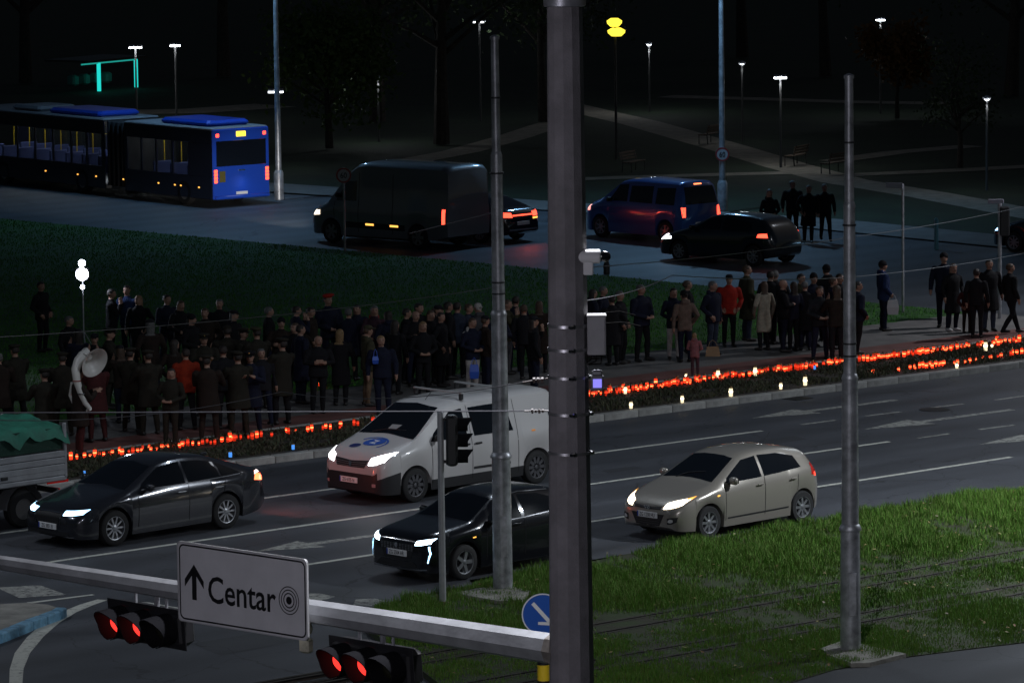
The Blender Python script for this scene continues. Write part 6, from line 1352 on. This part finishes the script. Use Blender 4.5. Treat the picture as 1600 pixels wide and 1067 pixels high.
L_ = [  # px, top row, height, facing, figure, coat, trousers, hair, hat, label, group
 (941, 447, 1.72, 30, 'm1', 'navy', 'black', 'grey', None, 'person in a dark jacket right beside the junction box', g1),
 (971, 455, 1.74, 20, 'm2', 'char', 'black', 'grey', None, 'grey-haired person in a charcoal jacket second from the concrete mast', g1),
 (1004, 445, 1.84, 10, 'm3', 'navy', 'black', 'grey', None, 'broad person in a long navy jacket near the concrete mast', g1),
 (1052, 450, 1.72, -30, 'w1', 'navy', 'white', 'dark', None, 'person in a navy jacket and white trousers beside the child', g1),
 (1071, 455, 1.70, 150, 'w4', 'plaid', 'navy', 'dark', ('beanie', 'black'), 'person in a checked tan jacket behind the child in pink', g1),
 (1076, 438, 1.78, 60, 'm1', 'black', 'black', 'brown', None, 'dark-clad person at the back above the checked jacket', g1),
 (1086, 520, 1.02, 120, 'w1', 'pink', 'plum', 'blond', None, 'small child in a pink coat at the candles', g1),
 (1113, 439, 1.80, 10, 'hoodm', 'navy', 'denim', 'grey', None, 'person in a navy jacket holding a tan paper bag', g1),
 (1137, 430, 1.76, -40, 'm2', 'red', 'black', 'dark', ('cap', 'black'), 'rescuer in a red jacket and black cap', g1),
 (1168, 415, 1.88, 60, 'coat', 'olive', 'denim', 'brown', None, 'tall person in an olive coat right of the red jacket', g1),
 (1193, 440, 1.68, 160, 'w2', 'cream', 'black', 'brown', None, 'person with long hair in a cream coat', g1),
 (1203, 424, 1.80, 100, 'm1', 'black', 'black', 'dark', None, 'dark-haired person behind the cream coat', g1),
 (1213, 422, 1.80, 130, 'coat', 'char', 'black', 'grey', None, 'grey-haired person behind the cream coat', g1),
 (1225, 437, 1.76, 40, 'm4', 'black', 'navy', 'dark', None, 'balding person in black right of the cream coat', g1),
 (1250, 428, 1.78, 20, 'm2', 'olive', 'black', 'dark', None, 'person in a dark olive jacket in the tight group', g1),
 (1268, 428, 1.78, -10, 'coat', 'navy', 'navy', 'dark', ('beanie', 'black'), 'person in a navy coat in the tight group by the pole', g1),
 (1281, 448, 1.76, -30, 'm3', 'char', 'navy', 'brown', None, 'person in a charcoal jacket in front of the tight group', g1),
 (1290, 415, 1.86, 140, 'hoodm', 'black', 'black', 'dark', ('beanie', 'black'), 'tall person in a black beanie behind the tight group', g1),
 (1299, 433, 1.76, 60, 'm1', 'navy', 'black', 'brown', None, 'person in navy just left of the right tram pole', g1),
 (1313, 428, 1.76, 20, 'w2', 'black', 'black', 'dark', None, 'person in a black coat half behind the right tram pole', g1),
 (1339, 440, 1.76, 60, 'm2', 'navy', 'black', 'dark', None, 'person in navy peeking out right of the right tram pole', g1),
 (1238, 440, 1.70, 170, 'w3', 'navy', 'black', 'dark', None, 'long-haired person in navy seen from behind in the tight group', g1),
 (1382, 408, 1.76, 50, 'hoodm', 'blue', 'navy', 'dark', ('beanie', 'black'), 'hooded person in a blue jacket carrying a white bag', g5),
 (1475, 396, 1.88, -60, 'm1', 'navy', 'navy', 'dark', ('beanie', 'black'), 'tall person in a black beanie and navy coat at right', g5),
 (1487, 412, 1.70, -20, 'w2', 'black', 'navy', 'brown', None, 'person in a black coat and white shoes at right', g5),
 (1510, 444, 1.22, -40, 'm2', 'maroon', 'brown', 'dark', ('beanie', 'black'), 'child in a maroon jacket between the adults at right', g5),
 (1546, 406, 1.80, -30, 'coat', 'black', 'denim', 'dark', None, 'bald person in a puffy black coat near the pedestrian signal', g5),
 (1527, 420, 1.72, 120, 'm1', 'black', 'black', 'dark', None, 'dark person behind the puffy black coat at right', g5),
 (1580, 412, 1.76, 60, 'walk', 'black', 'black', 'brown', None, 'striding person in black at the far right edge', g5),
 # middle crowd
 (845, 470, 1.70, 150, 'w2', 'brown', 'black', 'brown', None, 'person in a brown coat with a pale collar left of the mast', g2),
 (803, 463, 1.78, 120, 'coat', 'navy', 'navy', 'dark', None, 'person in navy just right of the left tram pole', g2),
 (794, 468, 1.76, 40, 'ph', 'olive', 'grey', 'brown', None, 'person in an olive jacket half behind the left tram pole', g2),
 (748, 474, 1.70, 160, 'w4', 'grey', 'black', 'white', None, 'white-haired person in a grey coat left of the left tram pole', g2),
 (733, 475, 1.72, 30, 'm1', 'navy', 'black', 'brown', None, 'person in navy beside the white-haired person', g2),
 (737, 497, 1.70, -10, 'w1', 'navy', 'white', 'brown', None, 'person with a white hood collar and pale trousers holding a blue bag', g2),
 (716, 472, 1.78, 130, 'm2', 'denim', 'black', 'dark', None, 'person in a slate jacket left of the white-haired person', g2),
 (702, 472, 1.80, 60, 'm1', 'black', 'black', 'dark', None, 'person in black in the middle of the crowd', g2),
 (672, 485, 1.72, 0, 'w3', 'black', 'black', 'brown', None, 'person in black with a raised hand in the middle of the crowd', g2),
 (660, 503, 1.70, -35, 'w1', 'black', 'black', 'blond', None, 'blond person in a black coat above the white van', g2),
 (632, 482, 1.74, 60, 'm3', 'black', 'black', 'dark', None, 'person in black above the white van windscreen', g2),
 (645, 486, 1.74, -20, 'm4', 'black', 'navy', 'dark', None, 'dark person between two others above the white van', g2),
 (690, 488, 1.72, 20, 'coat', 'black', 'black', 'dark', None, 'dark-coated person just left of the slate jacket', g2),
 (598, 525, 1.76, -40, 'm1', 'navy', 'navy', 'blond', None, 'short-haired person in a navy jacket with a blue bag', g2),
 (583, 478, 1.76, -60, 'w1', 'plum', 'black', 'grey', None, 'grey-haired person with a red scarf behind the olive jacket', g2),
 (573, 509, 1.80, 60, 'hoodm', 'olive', 'tan', 'brown', ('cap', 'olive'), 'person in an olive jacket and tan trousers by the candles', g2),
 (516, 461, 1.88, -20, 'm3', 'navy', 'navy', 'dark', ('beret', 'red'), 'tall person in navy wearing a red beret', g2),
 (532, 514, 1.72, 150, 'w2', 'black', 'black', 'blond', None, 'blond person seen from behind left of the olive jacket', g2),
 (615, 500, 1.70, 100, 'w3', 'black', 'black', 'dark', None, 'dark-haired person left of the white van roof', g2),
 (464, 478, 1.76, 60, 'ph', 'navy', 'black', 'dark', None, 'person holding a phone up behind the band', g3),
 (456, 505, 1.74, -60, 'm2', 'black', 'black', 'brown', None, 'person in black left of the tall red beret', g3),
 (470, 508, 1.78, 80, 'coat', 'navy', 'navy', 'dark', None, 'person in a navy suit coat right of the band', g4),
 (495, 525, 1.72, -40, 'm4', 'black', 'black', 'dark', None, 'person in black below the tall red beret', g3),
 (418, 480, 1.74, 40, 'm1', 'black', 'navy', 'grey', None, 'grey-haired person at the back right of the band', g3),
 (343, 468, 1.76, -30, 'm2', 'black', 'black', 'grey', None, 'pale-haired person alone at the back of the crowd', g3),
 (259, 461, 1.78, 10, 'm3', 'navy', 'navy', 'dark', None, 'person in navy lit by the floodlight at the back', g3),
 (281, 470, 1.72, -20, 'w1', 'black', 'black', 'brown', None, 'person in black right of the floodlit navy jacket', g3),
 (199, 446, 1.82, -70, 'm1', 'blue', 'navy', 'dark', None, 'person with blue-lit shoulders just right of the floodlight', g3),
 (216, 462, 1.70, -60, 'w2', 'black', 'black', 'blond', None, 'blond person lit by the floodlight', g3),
 (172, 452, 1.76, 40, 'ph', 'black', 'black', 'dark', None, 'person raising a hand right under the floodlight', g3),
 (104, 494, 1.72, 20, 'm1', 'black', 'black', 'grey', None, 'dim person left of the floodlight stand', g3),
 (65, 440, 1.74, 20, 'm2', 'black', 'black', 'dark', None, 'barely lit person far left of the floodlight', g3),
 # band
 (25, 540, 1.80, 160, 'uni', 'uni', 'black', 'dark', ('peak', 'uni'), 'uniformed musician at the far left of the band', g4),
 (-3, 552, 1.78, 150, 'uni', 'brown', 'black', 'grey', None, 'person in brown cut by the left edge', g4),
 (68, 578, 1.76, 170, 'uni', 'uni', 'uni', 'dark', ('peak', 'uni'), 'uniformed musician in front of the pale van panel at left', g4),
 (97, 552, 1.78, 130, 'uni', 'uni', 'uni', 'dark', ('peak', 'uni'), 'uniformed musician left of the white sousaphone', g4),
 (168, 514, 1.78, 40, 'uni', 'uni', 'uni', 'dark', ('peak', 'uni'), 'uniformed musician behind the white sousaphone', g4),
 (205, 545, 1.80, 120, 'uni', 'uni', 'uni', 'dark', ('peak', 'uni'), 'uniformed musician right of the white sousaphone', g4),
 (232, 549, 1.80, 165, 'uni', 'uni', 'uni', 'dark', ('peak', 'uni'), 'uniformed musician with a gold badge seen from behind', g4),
 (263, 576, 1.62, -60, 'w1', 'uni', 'uni', 'dark', None, 'short person in a dark coat among the band', g4),
 (290, 545, 1.76, 150, 'm3', 'orange', 'black', 'dark', None, 'person in a bright orange vest among the band', g4),
 (319, 522, 1.80, -30, 'uni', 'uni', 'uni', 'dark', ('peak', 'uni'), 'uniformed musician behind the orange vest', g4),
 (326, 556, 1.82, 140, 'uni', 'brown', 'brown', 'dark', ('peak', 'uni'), 'broad musician in brown in front of the orange vest', g4),
 (356, 510, 1.80, 150, 'uni', 'uni', 'uni', 'dark', ('cap', 'uni'), 'person in a soft cap at the back of the band', g4),
 (371, 550, 1.82, 165, 'uni', 'uni', 'uni', 'dark', ('beret', 'uni'), 'broad uniformed person in a beret seen from behind', g4),
 (391, 550, 1.78, -50, 'uni', 'navy', 'navy', 'dark', ('peak', 'black'), 'person in a peaked cap with a gold badge facing left', g4),
 (381, 514, 1.76, 30, 'uni', 'uni', 'uni', 'dark', ('peak', 'uni'), 'uniformed musician between the soft cap and a green beret', g4),
 (402, 512, 1.82, 170, 'uni', 'uni', 'uni', 'dark', ('beret', 'olive'), 'uniformed person in a green beret at the back', g4),
 (437, 530, 1.86, 172, 'uni', 'uni', 'black', 'dark', ('peak', 'uni'), 'broad uniformed person at the right end of the band', g4),
 (150, 560, 1.78, 160, 'uni', 'maroon', 'maroon', 'dark', None, 'dark figure in maroon standing behind the sousaphone bell', g4),
]
for a in L_: 
    kw = {}
    if 'white shoes' in a[9] : kw['shoes'] = SHOEW
    if 'pale collar' in a[9] or 'white hood' in a[9]: kw['hood'] = 'white' if 'hood' in a[9] else 'cream'
    if 'red scarf' in a[9]: kw['hood'] = 'red'
    person(*a, **kw)
for x, y, v, c_, l in ((1203, 296, 'w1', 'black', 'far pedestrian in black nearest the lamp post'), (1238, 283, 'm1', 'char', 'far tall pedestrian, second from the lamp post'), (1262, 290, 'coat', 'black', 'far pedestrian in a long coat, third from the lamp post'), (1290, 288, 'walk', 'black', 'far walking pedestrian nearest the right tram pole')):
    person(x, y, 1.74, -40, v, c_, 'black', 'grey', None, l, g6, z=.02)
# sousaphone player
pp = person(124, 575, 1.82, 60, 'uni', 'brown', 'maroon', 'dark', ('peak', 'uni'), 'musician in brown carrying the white sousaphone', g4)
P0 = pp.location; rt = RH; tv = TV
SW = mat('sousaphone_white', (.62, .60, .56), .3, coat=.5, noise=.06, scale=5); ss = pxm(P0)
def sp_(px, py, dep=0.0):       # point in the upright plane through the player
    z = height_at(Vector((P0.x, P0.y, 0)), py); xc = proj((P0.x, P0.y, z))[0]; s = pxm((P0.x, P0.y, z)); return rt*((px-xc)/s)+tv*dep+UZ*(z-P0.z)
so = empty('sousaphone', P0, 0, 'white sousaphone with a large round bell above the brass band', 'sousaphone')
tubep = [sp_(142, 636, .24), sp_(135, 627, .27), sp_(128, 610, .30), sp_(122, 592, .30), sp_(120, 575, .26), sp_(124, 562, .20), sp_(131, 555, .14)]
MB().path(tubep, .05, n=16, rs=[.045, .055, .068, .08, .092, .105, .12]).build('body_tube', SW, so, smooth=True)
MB().path([sp_(142, 636, .24), sp_(134, 644, .05), sp_(118, 640, -.2), sp_(108, 620, -.3), sp_(112, 600, -.2)], .045, n=12).build('coil_tube', SW, so, smooth=True)
bc = sp_(143, 562, .10); bd = (rt*.62+tv*.62-UZ*.34).normalized(); bell = MB(); bell.lathe([(.12, -.16), (.15, -.06), (.20, .03), (.27, .09), (.325, .115), (.33, .125), (.315, .12), (.25, .085), (.17, .02), (.11, -.08), (.09, -.16)], n=32, closed=True)
M = Matrix.Translation(bc) @ bd.to_track_quat('Z', 'Y').to_matrix().to_4x4(); bell.v = [tuple(M @ Vector(v)) for v in bell.v]; bell.build('bell', SW, so, smooth=True, ang=70)
MB().path([sp_(131, 555, .14), sp_(133, 551, .1), bc-bd*.1], .12, n=16, rs=[.12, .125, .11]).build('neck_tube', SW, so, smooth=True)
for y in (592, 612): MB().lathe([(.088, -.012), (.088, .012)], sp_(122 if y == 592 else 129, y, .30), n=14).build('tube_ring', mat('red_ring', (.25, .03, .02), .4) if y == 592 else CHROME, so)
# carried bags
def bag(px, py, w, h, m, label, loc, strap=True):
    o = empty('bag', loc, 0, label, 'bag'); b = MB(); b.add([tuple(RH*x*w/2*k+TV*y*.05*k2+UZ*z) for z, k, k2 in ((-h, .85, 1), (-h*.5, 1, 1.3), (0, .8, .6)) for x, y in ((-1, -1), (1, -1), (1, 1), (-1, 1))], [(3, 2, 1, 0), (8, 9, 10, 11)]+[(r*4+k, r*4+(k+1) % 4, r*4+4+(k+1) % 4, r*4+4+k) for r in range(2) for k in range(4)]); b.build('sack', m, o)
    MB().path([-RH*w*.3, -RH*w*.2+UZ*.1, UZ*.16, RH*w*.2+UZ*.1, RH*w*.3], .008, n=5).build('handle', m, o)
def at_person(i, px, py): 
    g = G(L_[i][0], L_[i][1], .14+L_[i][2]); g = Vector((g.x, g.y, .14)); z = height_at(Vector((g.x, g.y, .14)), py); xc = proj((g.x, g.y, .14+z))[0]; return g+RH*((px-xc)/pxm(g))+TV*.18+UZ*z
idx = {a[9]: i for i, a in enumerate(L_)}
def fi(s): return next(i for k, i in idx.items() if s in k)
bag(0, 0, .36, .50, mat('paper_bag', (.32, .20, .11), .8), 'tan paper bag held by the person in navy beside the child', at_person(fi('tan paper bag'), 1113, 540))
bag(0, 0, .30, .36, mat('white_bag', (.5, .5, .5), .5), 'white plastic bag carried by the hooded person in blue', at_person(fi('carrying a white bag'), 1394, 468))
bag(0, 0, .22, .32, mat('blue_bag', (.03, .10, .5), .4), 'bright blue bag held by the person with pale trousers', at_person(fi('holding a blue bag'), 741, 568))
bag(0, 0, .14, .16, mat('blue_bag', (.03, .10, .5), .4), 'small bright blue bag held by the short-haired person in navy', at_person(fi('with a blue bag'), 587, 555))
# pale parked van panel behind the band at far left
# instruments glints: small gold horns held by band members
HORN = mat('brass_horn', (.75, .52, .16), .2, 1.0)
for i, s in enumerate(('far left of the band', 'left of the white sousaphone', 'right of the white sousaphone', 'behind the orange vest', 'seen from behind left') ):
    c_ = [k for k in idx if s in k]
    if not c_: continue
    a = L_[idx[c_[0]]]; g = G(a[0], a[1], .14+a[2]); fc = rad(a[3]); fdir = Vector((math.sin(fc), -math.cos(fc), 0)); o = empty('brass_horn', Vector((g.x, g.y, 1.42)), 0, 'brass horn held by the '+a[9].replace('uniformed ', ''), 'horn', 'brass horns of the band')
    mb = MB(); mb.path([fdir*.16, fdir*.36, fdir*.52], .012, n=8, rs=[.008, .012, .02]); mb.lathe([(.02, 0), (.03, .06), (.06, .11), (.058, .112), (.02, .05), (.01, 0)], n=14, closed=True)
    q = fdir.to_track_quat('Z', 'Y').to_matrix().to_4x4(); k0 = len(mb.v)-14*6; mb.v = mb.v[:k0]+[tuple(fdir*.5+(q @ Vector(v))) for v in mb.v[k0:]]; mb.build('horn_bell', HORN, o, smooth=True)
    v = MB(); [v.tube(fdir*(.28+.035*k)-UZ*.05, fdir*(.28+.035*k)+UZ*.05, .011, n=8) for k in range(3)]; v.build('valves', HORN, o)

extra = [(118, 515, 'left of the floodlight tripod legs'), (145, 522, 'just under the floodlight tripod'), (236, 500, 'between the floodlit pair and the band'), (300, 492, 'behind the orange vest, far back'), (322, 482, 'left of the lone pale-haired figure'), (366, 486, 'right of the lone pale-haired figure'), (436, 497, 'behind the right end of the band'), (484, 480, 'left shoulder of the tall red beret'), (545, 482, 'right of the tall red beret'), (560, 476, 'behind the olive cap'), (604, 486, 'behind the short-haired navy jacket'), (650, 474, 'at the back above the van windscreen'), (684, 478, 'at the back left of the slate jacket'), (760, 494, 'behind the left tram pole on its left'), (775, 486, 'hidden partly by the left tram pole'), (822, 476, 'between left tram pole and brown coat'), (836, 494, 'in front of the brown coat'), (926, 452, 'tight against the concrete mast'), (956, 462, 'between the first two near the junction box'), (1258, 440, 'in the middle of the tight group'), (1306, 446, 'low at the right of the tight group'), (350, 540, 'between two uniforms of the band'), (412, 545, 'beside the broad right-end uniform'), (275, 530, 'behind the short dark coat'), (190, 540, 'right behind the sousaphone bell')]
for i, (x, y, w) in enumerate(extra):
    person(x, y, random.uniform(1.66, 1.84), random.choice((-60, -35, 20, 60, 120, 160)), random.choice(list(VAR)), random.choice(('black', 'navy', 'char', 'black', 'brown')), random.choice(('black', 'navy')), random.choice(('dark', 'brown', 'dark', 'grey')), random.choice((None, None, ('beanie', 'black'), ('cap', 'char'))), 'dark-clad person '+w, g2)
